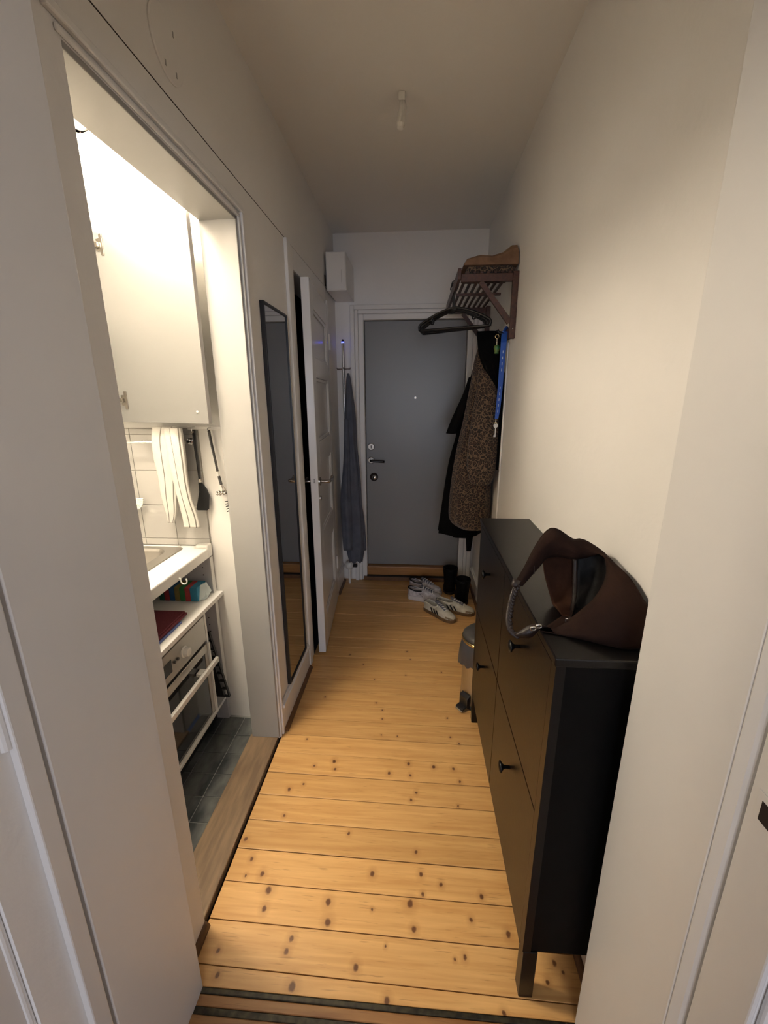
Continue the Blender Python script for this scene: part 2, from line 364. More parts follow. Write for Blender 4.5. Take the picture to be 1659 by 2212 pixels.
def drape(b, keys, folds=7, amp=0.1, phase=0.0, seg=56, sub=5, twist=0.6, hem=0.0, mif=None, cap=True, seed=0):
    """hanging cloth: keys = rows of (z, cx, cy, rx, ry, fold strength)"""
    rnd = random.Random(seed); ph = [rnd.uniform(0, 6.28) for _ in range(3)]
    rows = lerp_rows(keys, sub); rings = []
    for r in rows:
        z, cx, cy, rx, ry, fs = r
        ring = []
        for k in range(seg):
            a = 2 * PI * k / seg
            q = 1 + amp * fs * (math.sin(folds * a + phase + twist * z * 3) + 0.6 * math.sin((folds * 0.5 + 1) // 1 * a + ph[0] + z * 4) + 0.35 * math.sin((folds * 2 - 1) * a + ph[1] - z * 5))
            dz = hem * fs * math.sin(folds * a + ph[2]) if r is rows[-1] else 0
            ring.append((cx + rx * q * math.cos(a), cy + ry * q * math.sin(a), z + dz))
        rings.append(ring)
    b.loft(rings, cap=cap, mif=mif)
    return b

# ============================================================ STRUCTURE
XL, XR, YE, ZC = -0.60, 0.489, 3.34, 2.625
KY0, KY1, KZ = 0.845, 1.56, 2.088           # kitchen opening
DY0, DY1, DZ = 2.215, 2.945, 2.10           # ajar door opening
YN = 0.713                                  # hall side of the near doorway
ZS = 2.204                                  # board joint on the left wall

# hall floor and its planks
floor = struct('floor', B().box(-0.64, XR, YN, 3.36, -0.06, -0.024), 'gap')
seams = [YN] + [0.7535 + 0.1033 * k for k in range(25)] + [3.36]
for i in range(len(seams) - 1):
    y0, y1 = seams[i], seams[i + 1]
    if y1 - y0 < 0.02: continue
    g = 0.0022 if i % 3 else 0.003
    sl, sr = (0.0065, -0.006) if i > 0 else (0, 0)
    el, er = (0.0065, -0.006)
    zt = random.uniform(-0.0008, 0.0006)
    a, c = -0.596, XR - 0.002
    if y1 >= 3.35: el = er = 0
    b = B().hexa([(a, y0 + sl + g / 2, -0.023), (c, y0 + sr + g / 2, -0.023), (c, y1 + er - g / 2, -0.023), (a, y1 + el - g / 2, -0.023),
                  (a, y0 + sl + g / 2, zt), (c, y0 + sr + g / 2, zt), (c, y1 + er - g / 2, zt), (a, y1 + el - g / 2, zt)])
    obj('plank', b, 'pine', floor, bevel=0.0012)

# kitchen floor with slate tiles
kfloor = struct('floor', B().box(-1.52, -0.735, 0.713, 1.70, -0.05, -0.004), 'grout')
P = 0.1038
xs = [-0.737, -0.812] + [-0.812 - P * k for k in range(1, 4)]
ys = [1.676, 1.562] + [1.562 - P * k for k in range(1, 9)]
for i in range(len(xs) - 1):
    for j in range(len(ys) - 1):
        obj('tile', B().box(xs[i + 1] + .0017, xs[i] - .0017, ys[j + 1] + .0017, ys[j] - .0017, -0.0035, random.uniform(-.0004, .0006)), 'slate', kfloor, bevel=0.001)

# thresholds
struct('trim_1', B().box(-0.737, -0.607, KY0, KY1 + .005, -0.02, 0.011), 'thr', bevel=0.004)
thr = struct('trim_2', B().box(-0.551, 0.427, 0.385, YN - .001, -0.06, -0.022), 'gap')
obj('sill_board', B().box(-0.549, 0.425, 0.676, 0.700, -0.021, 0.002), 'pine_old', thr, bevel=0.003)
obj('metal_strip', B().box(-0.549, 0.425, 0.7005, 0.7125, -0.021, 0.003), 'dark_strip', thr, bevel=0.002)
obj('metal_strip', B().box(-0.549, 0.425, 0.660, 0.6755, -0.021, 0.004), 'dark_strip', thr, bevel=0.002)
obj('sill_board', B().box(-0.549, 0.425, 0.386, 0.6595, -0.021, 0.008), 'pine_old', thr, bevel=0.003)

# left wall with kitchen opening and ajar door opening; a narrow joint runs along it at ZS
b = B()
xb = -0.72
for (y0, y1, z0) in ((YN, KY0, 0), (KY0, KY1, KZ), (KY1, DY0, 0), (DY0, DY1, DZ), (DY1, 3.40, 0)):
    b.box(xb, XL, y0, y1, z0, ZS - .0015)
b.box(xb, XL - .001, YN, 3.40, ZS + .004, 2.64)
wall_left = struct('wall_left', b, 'wall')
obj('joint', B().box(xb + .001, XL - .0018, YN + .001, 3.39, ZS - .0014, ZS + .0039), 'gap', wall_left)
struct('wall_right', B().box(XR, 0.62, 0.36, 3.40, -0.06, 2.64), 'wall')
# end wall around the entrance door, upper part set back a little
EX0, EX1, EZ0, EZ1 = -0.3915, 0.371, 0.13, 2.058
b = B().box(-0.72, EX0, YE, 3.50, -0.06, 2.258).box(EX1, 0.62, YE, 3.50, -0.06, 2.258).box(EX0, EX1, YE, 3.50, EZ1, 2.258).box(-0.72, 0.62, YE + .006, 3.50, 2.2575, 2.64)
b.box(EX0, EX1, 3.42, 3.50, -0.06, EZ1)
struct('wall_end', b, 'wall')
struct('ceiling', B().box(-1.64, 0.62, 0.36, 3.50, ZC, 2.76), 'ceil')
# kitchen shell
struct('wall_kitchen_far', B().box(-1.64, -0.72, 1.69, 1.80, -0.06, 2.64), 'wallk')
struct('wall_kitchen_left', B().box(-1.64, -1.50, 0.60, 1.69, -0.06, 2.64), 'wallk')
struct('ceiling', B().box(-1.50, -0.72, YN, 1.69, 2.55, 2.624), 'wallk')
# room behind the ajar door, its darkness painted on walls and floor
struct('wall_washroom', B().box(-1.64, -1.52, 1.80, 3.50, -0.06, 2.64).box(-1.52, -0.72, 3.38, 3.50, -0.06, 2.64).box(-1.52, -0.73, 1.801, 1.82, -0.06, 2.64), 'room_dark')
struct('floor', B().box(-1.52, -0.60, 1.82, 3.38, -0.06, -0.01), 'room_dark')

# casing of the kitchen opening: two beads round the opening
b = B()
for (o0, o1, th) in ((0.003, 0.015, 0.007), (0.021, 0.038, 0.013)):
    b.box(XL, XL + th, KY0 - o1, KY1 + o1, KZ + o0, KZ + o1)
    b.box(XL, XL + th, KY1 + o0, KY1 + o1, 0.0, KZ + o0)
struct('trim_3', b, 'trim', bevel=0.004)
# lining of the kitchen opening (jambs and soffit)
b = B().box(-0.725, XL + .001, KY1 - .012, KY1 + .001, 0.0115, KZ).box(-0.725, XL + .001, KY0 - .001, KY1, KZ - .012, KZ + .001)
struct('trim_4', b, 'lining_dimmed', bevel=0.002)

# baseboards, brown quarter-round along the floor
def base(name, y0, y1, x, s, h=0.155):
    b = B().box(min(x, x + s * .012), max(x, x + s * .012), y0, y1, 0.001, h).box(min(x, x + s * .019), max(x, x + s * .019), y0, y1, h - .028, h - .010)
    o = struct(name, b, 'trim', bevel=0.004)
    q = B()
    rings = []
    for y in (y0, y1):
        rings.append([(x + s * .0125, y, 0.0008)] + [(x + s * (.0125 + .016 * math.cos(a)), y, 0.0008 + .018 * math.sin(a)) for a in [PI / 2 * k / 6 for k in range(7)]])
    q.loft(rings)
    obj('shoe_moulding', q, 'shoe_mould', o, smooth=False)
base('baseboard_left', KY1 + .04, 2.085, XL, 1)
base('baseboard_left', 3.02, YE - .04, XL, 1)
base('baseboard_right', 0.72, YE - .04, XR, -1)
b = B()
b.loft([[(XL, y, .0008)] + [(XL + .016 * math.cos(a), y, .0008 + .016 * math.sin(a)) for a in [PI / 2 * k / 6 for k in range(7)]] for y in (YN, KY0)])
struct('baseboard_near', b, 'shoe_mould')

# frame of the ajar door
b = B().box(XL, XL + .016, 2.092, 2.150, 0.0, DZ + .10).box(XL, XL + .006, 2.150, DY0, 0.0, DZ + .10)
b.box(XL, XL + .006, DY0, DY1, DZ, DZ + .10)
b.box(XL, XL + .006, DY1, 2.965, 0, DZ + .10).box(XL, XL + .016, 2.965, 3.015, 0.0, DZ + .02)
struct('trim_5', b, 'trim', bevel=0.004)
# frame of the entrance door: stepped casing
b = B()
for (o0, o1, th) in ((0.0, 0.040, 0.014), (0.040, 0.066, 0.026), (0.066, 0.098, 0.036)):
    b.box(EX0 - o1, EX0 - o0, YE - th, YE, 0, EZ1 + o1)
    b.box(EX1 + o0, EX1 + o1, YE - th, YE, 0, EZ1 + o1)
    b.box(EX0 - o0, EX1 + o0, YE - th, YE, EZ1 + o0, EZ1 + o1)
struct('trim_6', b, 'trim', bevel=0.005)
# sill of the entrance door
b = B().box(EX0 - .03, EX1 + .03, YE - .030, YE - .003, 0.001, 0.036)
sill = struct('trim_7', b, 'shoe_mould', bevel=0.003)
obj('sill_board', B().box(EX0, EX1, YE - .026, 3.42, 0.050, 0.128), 'pine_sill', sill, bevel=0.006)
obj('sill_board', B().box(EX0, EX1, YE - .036, YE - .002, 0.037, 0.049), 'gap', sill)  # no board: dark strip painted in for the shadow gap

# near doorway: wall with frame, rebate and stop on both sides
b = B()
b.box(-2.3, -0.553, 0.375, YN, -0.06, 2.64).box(0.429, 2.0, 0.375, YN, -0.06, 2.64).box(-0.553, 0.429, 0.375, YN, 2.10, 2.64)
struct('wall_near', b, 'wall')
b = B().box(0.417, 0.4295, 0.476, YN + .001, 0, 2.10).box(0.4225, 0.4295, 0.372, 0.448, 0, 2.10)
b.prism([(.4172, .476, 0), (.4295, .476, 0), (.4295, .452, 0), (.4245, .452, 0), (.4205, .458, 0)], (0, 0, 2.10))
b.box(-0.5535, -0.541, 0.475, YN + .001, 0, 2.10).box(-0.5535, -0.5405, 0.436, 0.468, 0, 2.10)
b.box(-0.541, 0.417, 0.468, YN + .001, 2.09, 2.10)
jamb = struct('trim_8', b, 'trimjamb', bevel=0.004)
b = B()
for k, (o0, o1, th) in enumerate(((0.004, 0.018, 0.010), (0.024, 0.040, 0.016), (0.046, 0.085, 0.012))):
    b.box(0.4295 + o0, 0.4295 + o1, 0.375 - th, 0.375, 0, 2.18)
    b.box(-0.5535 - o1, -0.5535 - o0, 0.375 - th, 0.375, 0, 2.18)
struct('trim_9', b, 'trim', bevel=0.004)
# strike plates cut in the right-hand frame
for (z0, z1) in ((1.005, 1.050), (1.105, 1.165)):
    s = B().box(0.4212, 0.4223, 0.402, 0.436, z0, z1)
    pl = obj('strike_plate', s, 'trimjamb', jamb, bevel=0.001)
    obj('latch_hole', B().box(0.4206, 0.4211, 0.408, 0.428, z0 + .008, z1 - .010), 'gap', pl)

# room behind the camera
struct('wall_room_back', B().box(-2.3, -0.55, -3.3, -3.18, -0.06, 2.64).box(0.75, 2.0, -3.3, -3.18, -0.06, 2.64).box(-0.55, 0.75, -3.3, -3.18, -0.06, 0.8).box(-0.55, 0.75, -3.3, -3.18, 2.1, 2.64), 'wall')
struct('wall_room_left', B().box(-2.42, -2.3, -3.3, YN, -0.06, 2.64), 'wall')
struct('wall_room_right', B().box(2.0, 2.12, -3.3, YN, -0.06, 2.64), 'wall')
struct('floor', B().box(-2.3, 2.0, -3.18, 0.385, -0.06, 0.004), 'pine_old')
struct('ceiling', B().box(-2.42, 2.12, -3.3, 0.36, ZC, 2.76), 'ceil')
wf = B().box(-0.55, -0.50, -3.26, -3.20, 0.8, 2.1).box(0.70, 0.75, -3.26, -3.20, 0.8, 2.1).box(-0.5, 0.7, -3.26, -3.20, 0.8, 0.85).box(-0.5, 0.7, -3.26, -3.20, 2.05, 2.1).box(0.08, 0.12, -3.26, -3.20, 0.85, 2.05)
struct('window_1', wf, 'trim', bevel=0.004)

t = thing('ceiling_lamp', 'unseen round glass lamp added behind the doorway for warm fill light', 'ceiling lamp', (0.0, -1.5, ZC))  # fill lamp added out of view
obj('lamp_base', B().lathe([(.17, ZC), (.17, ZC - .02), (.16, ZC - .022)], (0, -1.5, 0), 'z', 32), 'trim', t)
obj('lamp_shade', B().lathe([(.16, ZC - .0222), (.165, ZC - .05), (.15, ZC - .09), (.10, ZC - .12), (.02, ZC - .13)], (0, -1.5, 0), 'z', 32), 'room_fill', t, smooth=True)

# ------------------------------------------------------------ doors
door1 = struct('door_1', B().box(EX0 + .004, EX1 - .004, YE + .022, YE + .062, EZ0 + .002, EZ1 - .004), 'grey_door', bevel=0.003, label='grey painted flat entrance door at the end of the hallway')
YD = YE + .022
def disc_y(x, z, r, h, seg=20):
    return B().lathe([(r, 0), (r, -h * .6), (r * .85, -h)], (x, YD, z), 'y', seg)
c = at(802, 965, Y=YD); o = obj('lock_cylinder', disc_y(c.x, c.z, .028, .010), 'nickel', door1, smooth=False)
obj('lock_slot', B().box(c.x - .003, c.x + .003, YD - .0125, YD - .0100, c.z - .012, c.z + .012), 'gap', o)
c = at(802, 994, Y=YD); h = obj('handle_rosette', disc_y(c.x, c.z, .027, .010), 'nickel', door1)
b = B().tube(smoothpath([(c.x, YD - .010, c.z), (c.x, YD - .045, c.z), (c.x + .012, YD - .053, c.z), (c.x + .11, YD - .053, c.z - .006)], 5), .0095, 10)
obj('lever', b, ['blackp'], h, smooth=True)
c = at(808, 1030, Y=YD); o = obj('thumb_turn', disc_y(c.x, c.z, .033, .012), 'gap', door1)
obj('turn_knob', B().lathe([(.019, -.012), (.020, -.028), (.014, -.036), (.004, -.038)], (c.x + .006, YD, c.z), 'y', 20), 'chrome', o, smooth=True)
c = at(897, 859, Y=YD); o = obj('peephole', disc_y(c.x, c.z, .009, .006), 'nickel', door1)
obj('lens', B().lathe([(.006, -.006), (.0045, -.008), (.001, -.009)], (c.x, YD, c.z), 'y', 12), 'chrome', o, smooth=True)

# ajar panelled door, hinged at its far end
ang = math.atan2(0.054, 0.713)
W2, H2, T2 = 0.715, 2.060, 0.042
b = B()
st = 0.105
rails = [0.0, 0.20, 0.62, 0.74, 1.16, 1.26, 1.62, 1.72, H2 - .115, H2]
b.box(-T2, 0, -st, 0, 0, H2).box(-T2, 0, -W2, -W2 + st, 0, H2)
rl = [(0, .20), (.60, .74), (1.14, 1.26), (1.60, 1.70), (H2 - .12, H2)]
for (z0, z1) in rl: b.box(-T2, 0, -W2 + st, -st, z0, z1)
door2 = obj('door_2', b, 'doorw', bevel=0.003)
door2['kind'] = 'structure'; door2['label'] = 'white panelled door standing ajar beside the tall mirror'
ctr = door2.location.copy()
# local frame: origin of mesh = ctr; hinge is local -ctr
door2.rotation_euler = (0, 0, ang)
hinge = Vector((-0.577, 2.936, 0.012))
door2.location = hinge + Matrix.Rotation(ang, 3, 'Z') @ ctr
def d2(name, b, m, parent=None, **k):
    for v in b.bm.verts: v.co -= ctr
    return obj(name, b, m, parent or door2, local=parent is None, **k)
for i in range(4):
    z0, z1 = rl[i][1], rl[i + 1][0]
    o = d2('panel', B().box(-T2 + .012, -.014, -W2 + st - .004, -st + .004, z0 - .004, z1 + .004), 'doorw')
    b = B()
    for (a0, a1, c0, c1) in ((-W2 + st, -st, z0, z0 + .018), (-W2 + st, -st, z1 - .018, z1), (-W2 + st, -W2 + st + .018, z0, z1), (-st - .018, -st, z0, z1)):
        b.box(-.0141, -.004, a0, a1, c0, c1)
    d2('panel_moulding', b, 'doorw', bevel=0.004)
zc = 1.048
d2('latch_plate', B().box(-T2 / 2 - .010, -T2 / 2 + .010, -W2 - .0015, -W2 + .001, zc - .09, zc + .09), 'doorw')
d2('latch_bolt', B().box(-T2 / 2 - .005, -T2 / 2 + .005, -W2 - .008, -W2 - .0015, zc + .002, zc + .024), 'nickel', bevel=0.002)
d2('rosette', B().lathe([(.024, 0), (.024, .005), (.018, .008)], (0, -W2 + .055, zc), 'x', 20), 'nickel')
d2('door_handle', B().tube(smoothpath([(.006, -W2 + .055, zc), (.045, -W2 + .055, zc), (.056, -W2 + .068, zc), (.058, -W2 + .12, zc - .002), (.058, -W2 + .155, zc + .008)], 5), [.0085] * 18 + [.010, .011, .009], 10), 'nickel', smooth=True)
d2('keyhole_cover', B().lathe([(.014, 0), (.014, .004), (.008, .006)], (0, -W2 + .055, zc - .095), 'x', 16), 'nickel')
d2('rosette', B().lathe([(.024, 0), (.024, -.005), (.018, -.008)], (-T2, -W2 + .055, zc), 'x', 20), 'nickel')
d2('door_handle', B().tube(smoothpath([(-T2 - .006, -W2 + .055, zc), (-T2 - .04, -W2 + .055, zc), (-T2 - .045, -W2 + .075, zc), (-T2 - .045, -W2 + .15, zc)], 5), .0085, 10), 'nickel', smooth=True)
for z in (0.25, 1.80):
    d2('hinge', B().lathe([(.008, z), (.008, z + .10)], (.004, .004, 0), 'z', 12), 'doorw', smooth=False)

# open door of the near doorway, folded back into the room
b = B().box(-0.600, -0.561, -0.44, 0.428, 0.012, 2.075)
door3 = struct('door_3', b, 'trimjamb', bevel=0.003, label='white door leaf folded back against the near doorway')
for z in (0.28, 1.045, 1.80):
    obj('hinge', B().lathe([(.0075, z), (.0075, z + .085)], (-0.5525, 0.434, 0), 'z', 12), 'trimjamb', door3)
obj('door_handle', B().tube(smoothpath([(-.561, -.38, 1.03), (-.515, -.38, 1.03), (-.510, -.365, 1.03), (-.510, -.28, 1.03)], 5), .009, 10), 'nickel', door3, smooth=True)

# ============================================================ KITCHEN
YK = 1.69
# ceiling lamp that lights the kitchen
LY, LZ = 1.20, 2.262
t = thing('wall_lamp', 'round lit opal lamp on the kitchen wall above the cabinet', 'wall lamp', (-1.5, LY, LZ))
obj('lamp_base', B().lathe([(.135, 0), (.135, .016), (.125, .018)], (-1.5, LY, LZ), 'x', 32), 'white_pl', t)
obj('lamp_shade', B().lathe([(.125, .0182), (.130, .05), (.118, .085), (.085, .108), (.045, .118), (.01, .121)], (-1.5, LY, LZ), 'x', 32), 'lampglass', t, smooth=True)
t = thing('ceiling_lamp', 'round lit glass lamp on the kitchen ceiling', 'ceiling lamp', (-.95, .98, 2.55))
obj('lamp_base', B().lathe([(.14, 2.55), (.14, 2.532), (.13, 2.53)], (-.95, .98, 0), 'z', 32), 'white_pl', t)
obj('lamp_shade', B().lathe([(.13, 2.5299), (.135, 2.50), (.125, 2.475), (.095, 2.455), (.05, 2.444), (.01, 2.44)], (-.95, .98, 0), 'z', 32), 'kceil', t, smooth=True)
t = thing('cabinet_fill_light', 'slim light strip added under the wall cabinet to brighten the tiles', 'light strip', (-1.36, 1.45, 1.42))  # strip added out of view to light the worktop and tiles
obj('housing', B().box(-1.40, -1.32, 1.24, 1.64, 1.402, 1.4198), 'white_pl', t, bevel=0.002)
obj('diffuser', B().box(-1.392, -1.328, 1.25, 1.63, 1.396, 1.4018), 'strip_fill', t)

# tiles on the far wall (parts of that wall)
kwall = bpy.data.objects['wall_kitchen_far']
obj('grout_bed', B().box(-1.50, -0.885, YK - .004, YK - .0001, 0.886, 1.392), 'wgrout', kwall)
tx = [-0.886 - 0.1455 * k for k in range(5)]
tz = [0.917, 1.067, 1.217, 1.367, 1.39]
tz = [0.887] + tz
for i in range(4):
    for j in range(len(tz) - 1):
        obj('tile', B().box(tx[i + 1] + .001, tx[i] - .001, YK - .0085, YK - .0041, tz[j] + .001, tz[j + 1] - .001), 'wtile_dimmed', kwall, bevel=0.0012)
YT = YK - .009

# round air valve high on the far wall
c = at(176, 250, Y=YK)
t = thing('air_valve', 'round white ventilation valve high on the kitchen wall', 'air vent', (c.x, YK, c.z))
obj('valve_ring', B().lathe([(.082, 0), (.082, -.008), (.074, -.016), (.060, -.018), (.056, -.010), (.056, 0)], (c.x, YK - .0005, c.z), 'y', 40), 'white_pl', t, smooth=True)
obj('valve_disc', B().lathe([(.046, -.002), (.047, -.020), (.040, -.027), (.01, -.029)], (c.x, YK, c.z), 'y', 32), 'white_pl', t, smooth=True)
for k in range(14):
    a = 2 * PI * k / 14
    obj('slot', B().lathe([(.0035, -.0005), (.0035, -.004)], (c.x + .0515 * math.cos(a), YK, c.z + .0515 * math.sin(a)), 'y', 8), 'gap', t)

# wall cabinet with its door swung open towards the hall
hx, hy = -1.178, 1.637
rx_, ry_ = -0.742, 1.497
t = thing('wall_cabinet', 'white kitchen wall cabinet with its door swung wide open', 'kitchen cabinet', (-1.345, 1.44, 1.42))
zt0, zt1 = 1.42, 2.118
CB = 1.215
b = B().box(-1.498, -1.186, 1.655, 1.673, zt0, zt1).box(-1.498, -1.186, CB, CB + .018, zt0, zt1).box(-1.498, -1.186, CB + .018, 1.655, zt0, zt0 + .018).box(-1.498, -1.186, CB + .018, 1.655, zt1 - .018, zt1).box(-1.498, -1.488, CB + .018, 1.655, zt0, zt1)
obj('body', b, 'lam', t)
obj('shelf', B().box(-1.487, -1.20, CB + .0185, 1.6545, 1.76, 1.776), 'lam', t)
d = Vector((rx_ - hx, ry_ - hy, 0)); dl = d.length; d.normalize(); nrm = Vector((-d.y, d.x, 0))   # nrm points away from the camera
if nrm.y < 0: nrm = -nrm
def dpt(u, v, z): q = Vector((hx, hy, 0)) + d * u + nrm * v; return (q.x, q.y, z)
def dbox(u0, u1, v0, v1, z0, z1):
    return B().hexa([dpt(u0, v0, z0), dpt(u1, v0, z0), dpt(u1, v1, z0), dpt(u0, v1, z0), dpt(u0, v0, z1), dpt(u1, v0, z1), dpt(u1, v1, z1), dpt(u0, v1, z1)])
dr = obj('door', dbox(0, dl, 0, .017, zt0, zt1), ['lamdoor_dimmed'], t, bevel=0.001)
obj('door_edge', dbox(dl + .0002, dl + .0012, 0.0005, .0165, zt0 + .001, zt1 - .001), 'lamgrey', dr)
for px_, py_ in ((208, 530), (262, 865)):
    z = at(px_, py_, Y=1.625).z
    hg = obj('hinge', B().lathe([(.017, 0), (.017, -.003), (.012, -.004)], (0, 0, 0), 'y', 20), 'nickel', dr)
    hb = B()
    hb.hexa([dpt(.052, -.004, z - .034), dpt(.066, -.004, z - .034), dpt(.066, 0, z - .034), dpt(.052, 0, z - .034), dpt(.052, -.004, z + .034), dpt(.066, -.004, z + .034), dpt(.066, 0, z + .034), dpt(.052, 0, z + .034)])
    hb.hexa([dpt(.034, -.003, z - .02), dpt(.052, -.003, z - .02), dpt(.052, 0, z - .02), dpt(.034, 0, z - .02), dpt(.034, -.003, z + .02), dpt(.052, -.003, z + .02), dpt(.052, 0, z + .02), dpt(.034, 0, z + .02)])
    hb.hexa([dpt(-.02, -.022, z - .008), dpt(.05, -.012, z - .008), dpt(.05, -.004, z - .008), dpt(-.02, -.010, z - .008), dpt(-.02, -.022, z + .008), dpt(.05, -.012, z + .008), dpt(.05, -.004, z + .008), dpt(-.02, -.010, z + .008)])
    bpy.data.objects.remove(hg)
    obj('hinge', hb, 'nickel', dr, bevel=0.001)
kc = dpt(dl - .045, 0, at(441, 890, Y=1.51).z)
obj('knob_screw', B().lathe([(.005, 0), (.005, -.003), (.002, -.004)], kc, 'y', 12), 'chrome', dr)

# base unit: worktop, sink, shelf niche, oven housing
XF = -0.887
t = thing('base_cabinet', 'white kitchen base unit with an open shelf niche and oven housing', 'kitchen cabinet', (-1.19, 1.3, 0.0))
obj('far_panel', B().box(-1.49, XF, 1.664, 1.682, .001, .838), 'panelgrey', t)
obj('panel_edge', B().box(XF + .0002, XF + .003, 1.660, 1.684, .13, .838), 'lam', t)
obj('oven_panel', B().box(-1.49, XF - .0005, 1.556, 1.570, .13, .645), 'lam', t)
obj('near_panel', B().box(-1.49, XF, .932, .948, .001, .838), 'lam', t)
obj('bottom_panel', B().box(-1.49, XF - .002, .949, 1.663, .115, .129), 'lam', t)
obj('toe_kick', B().box(-.955, -.945, .949, 1.663, .002, .114), 'blackp', t)
obj('back_panel', B().box(-1.499, -1.4905, .948, 1.664, .13, .838), 'panelgrey', t)
sh = obj('shelf', B().box(-1.48, -.856, .95, 1.688, .650, .670), 'lam', t, bevel=0.002)
for x in (-.93, -.93, -1.02):
    pass
for zz in (.30, .335, .37, .405, .44, .475, .51, .545, .58, .72, .755, .79):
    obj('pin_hole', B().lathe([(.0028, -.0012), (.0028, -.0002)], (-.925, 1.664, zz), 'y', 8), 'gap', t)

wt = thing('worktop', 'white kitchen worktop with an inset sink against the tiled wall', 'worktop', (-1.19, 1.3, .84))
b = B().box(-1.02, XF + .003, .93, 1.681, .840, .886).box(-1.499, -1.45, .93, 1.681, .840, .886).box(-1.45, -1.02, .93, 1.15, .840, .886).box(-1.45, -1.02, 1.645, 1.681, .840, .886)
obj('slab', b, 'lam', wt, bevel=0.006)
obj('end_cap', B().box(XF - .05, XF + .006, 1.648, 1.6835, .842, .900), 'lam', wt, bevel=0.006)
def rrect(x0, x1, y0, y1, r, z, n=6):
    pts = []
    for cx_, cy_, a0 in ((x1 - r, y1 - r, 0), (x0 + r, y1 - r, PI / 2), (x0 + r, y0 + r, PI), (x1 - r, y0 + r, 3 * PI / 2)):
        for k in range(n + 1):
            a = a0 + PI / 2 * k / n; pts.append((cx_ + r * math.cos(a), cy_ + r * math.sin(a), z))
    return pts
sk = thing('sink', 'stainless steel sink set into the white worktop', 'sink', (-1.22, 1.4, .75))
b = B().loft([rrect(-1.47, -.985, 1.13, 1.655, .03, .8865), rrect(-1.467, -.988, 1.133, 1.652, .03, .8895), rrect(-1.44, -1.035, 1.19, 1.625, .06, .889), rrect(-1.435, -1.04, 1.195, 1.62, .06, .878)], cap=False)
obj('sink_rim', b, 'steel', sk, smooth=False)
b = B().loft([rrect(-1.435, -1.04, 1.195, 1.62, .06, .878), rrect(-1.43, -1.048, 1.205, 1.61, .06, .77), rrect(-1.40, -1.08, 1.235, 1.58, .05, .745), rrect(-1.30, -1.18, 1.35, 1.45, .03, .742)], cap=False)
bb = [[(-1.30 + .12 * i / 2, 1.35 + .10 * j / 2, .742) for i in range(3)] for j in range(3)]
b.sheet(bb)
obj('bowl', b, 'steel', sk, smooth=True)

# compact oven
ov = thing('oven', 'stainless built-in oven with dark glass door and white bar handle', 'oven', (-1.15, 1.25, .13))
y0, y1 = .956, 1.553
obj('body', B().box(-1.42, XF - .012, y0 + .01, y1 - .01, .131, .612), 'greyp', ov)
obj('control_panel', B().box(XF - .0115, XF, y0, y1, .500, .614), 'steel', ov, bevel=0.002)
dd = obj('oven_door', B().box(XF - .0115, XF + .004, y0, y1, .134, .150).box(XF - .0115, XF + .004, y0, y1, .455, .490).box(XF - .0115, XF + .004, y0, y0 + .03, .150, .455).box(XF - .0115, XF + .004, y1 - .03, y1, .150, .455), 'steel', ov, bevel=0.002)
obj('door_glass', B().box(XF - .011, XF + .001, y0 + .03, y1 - .03, .1502, .4548), 'oven_glass', dd)
obj('edge_strip', B().box(XF + .0042, XF + .012, y1 - .008, y1 + .002, .134, .492).box(XF + .0042, XF + .012, y0, y1 - .008, .134, .146), 'lam', dd)
obj('handle', B().box(XF + .030, XF + .044, y0 + .01, y1 + .004, .396, .420), 'lam', dd, bevel=0.003)
for yy in (y0 + .08, y1 - .10):
    obj('handle_mount', B().box(XF + .0045, XF + .0298, yy - .018, yy + .018, .402, .416), 'lam', dd)
kz = .556
obj('dial', B().lathe([(.023, 0), (.023, .004), (.0185, .006), (.017, .022), (.010, .024)], (XF, 1.382, kz), 'x', 24), 'white_pl', ov, smooth=False)
for yy in (1.336, 1.314):
    obj('button', B().lathe([(.006, 0), (.006, .005), (.003, .006)], (XF, yy, kz), 'x', 14), 'greyp', ov)
obj('display', B().box(XF, XF + .001, 1.205, 1.296, .530, .580), 'oven_glass', ov)

# black rack leaning in the slot beside the oven
t = thing('baking_rack', 'black slotted baking rack leaning in the slot beside the oven', 'baking rack', (-.95, 1.62, .13))
def rk(u, v, s=0):  # u along the slanted edge downwards, v to the back
    a = Vector((-.905, 1.612, .500)); e = Vector((-.853, 1.630, .150))
    return a + (e - a) * u + Vector((-v, 0, 0)) + Vector((0, s, 0))
b = B()
for v0, v1 in ((0.0, .006), (.026, .034), (.16, .17)):
    b.prism([rk(0, v0), rk(1, v0), rk(1, v1), rk(0, v1)], (0, .012, 0))
for k in range(9):
    u = k / 8 * .98
    b.prism([rk(u, .004), rk(u + .02, .004), rk(u + .02, .165), rk(u, .165)], (0, .010, 0))
b.prism([rk(0, .034), rk(1, .034), rk(1, .16), rk(0, .16)], (0, .004, 0))
obj('grid', b, 'blackp', t)

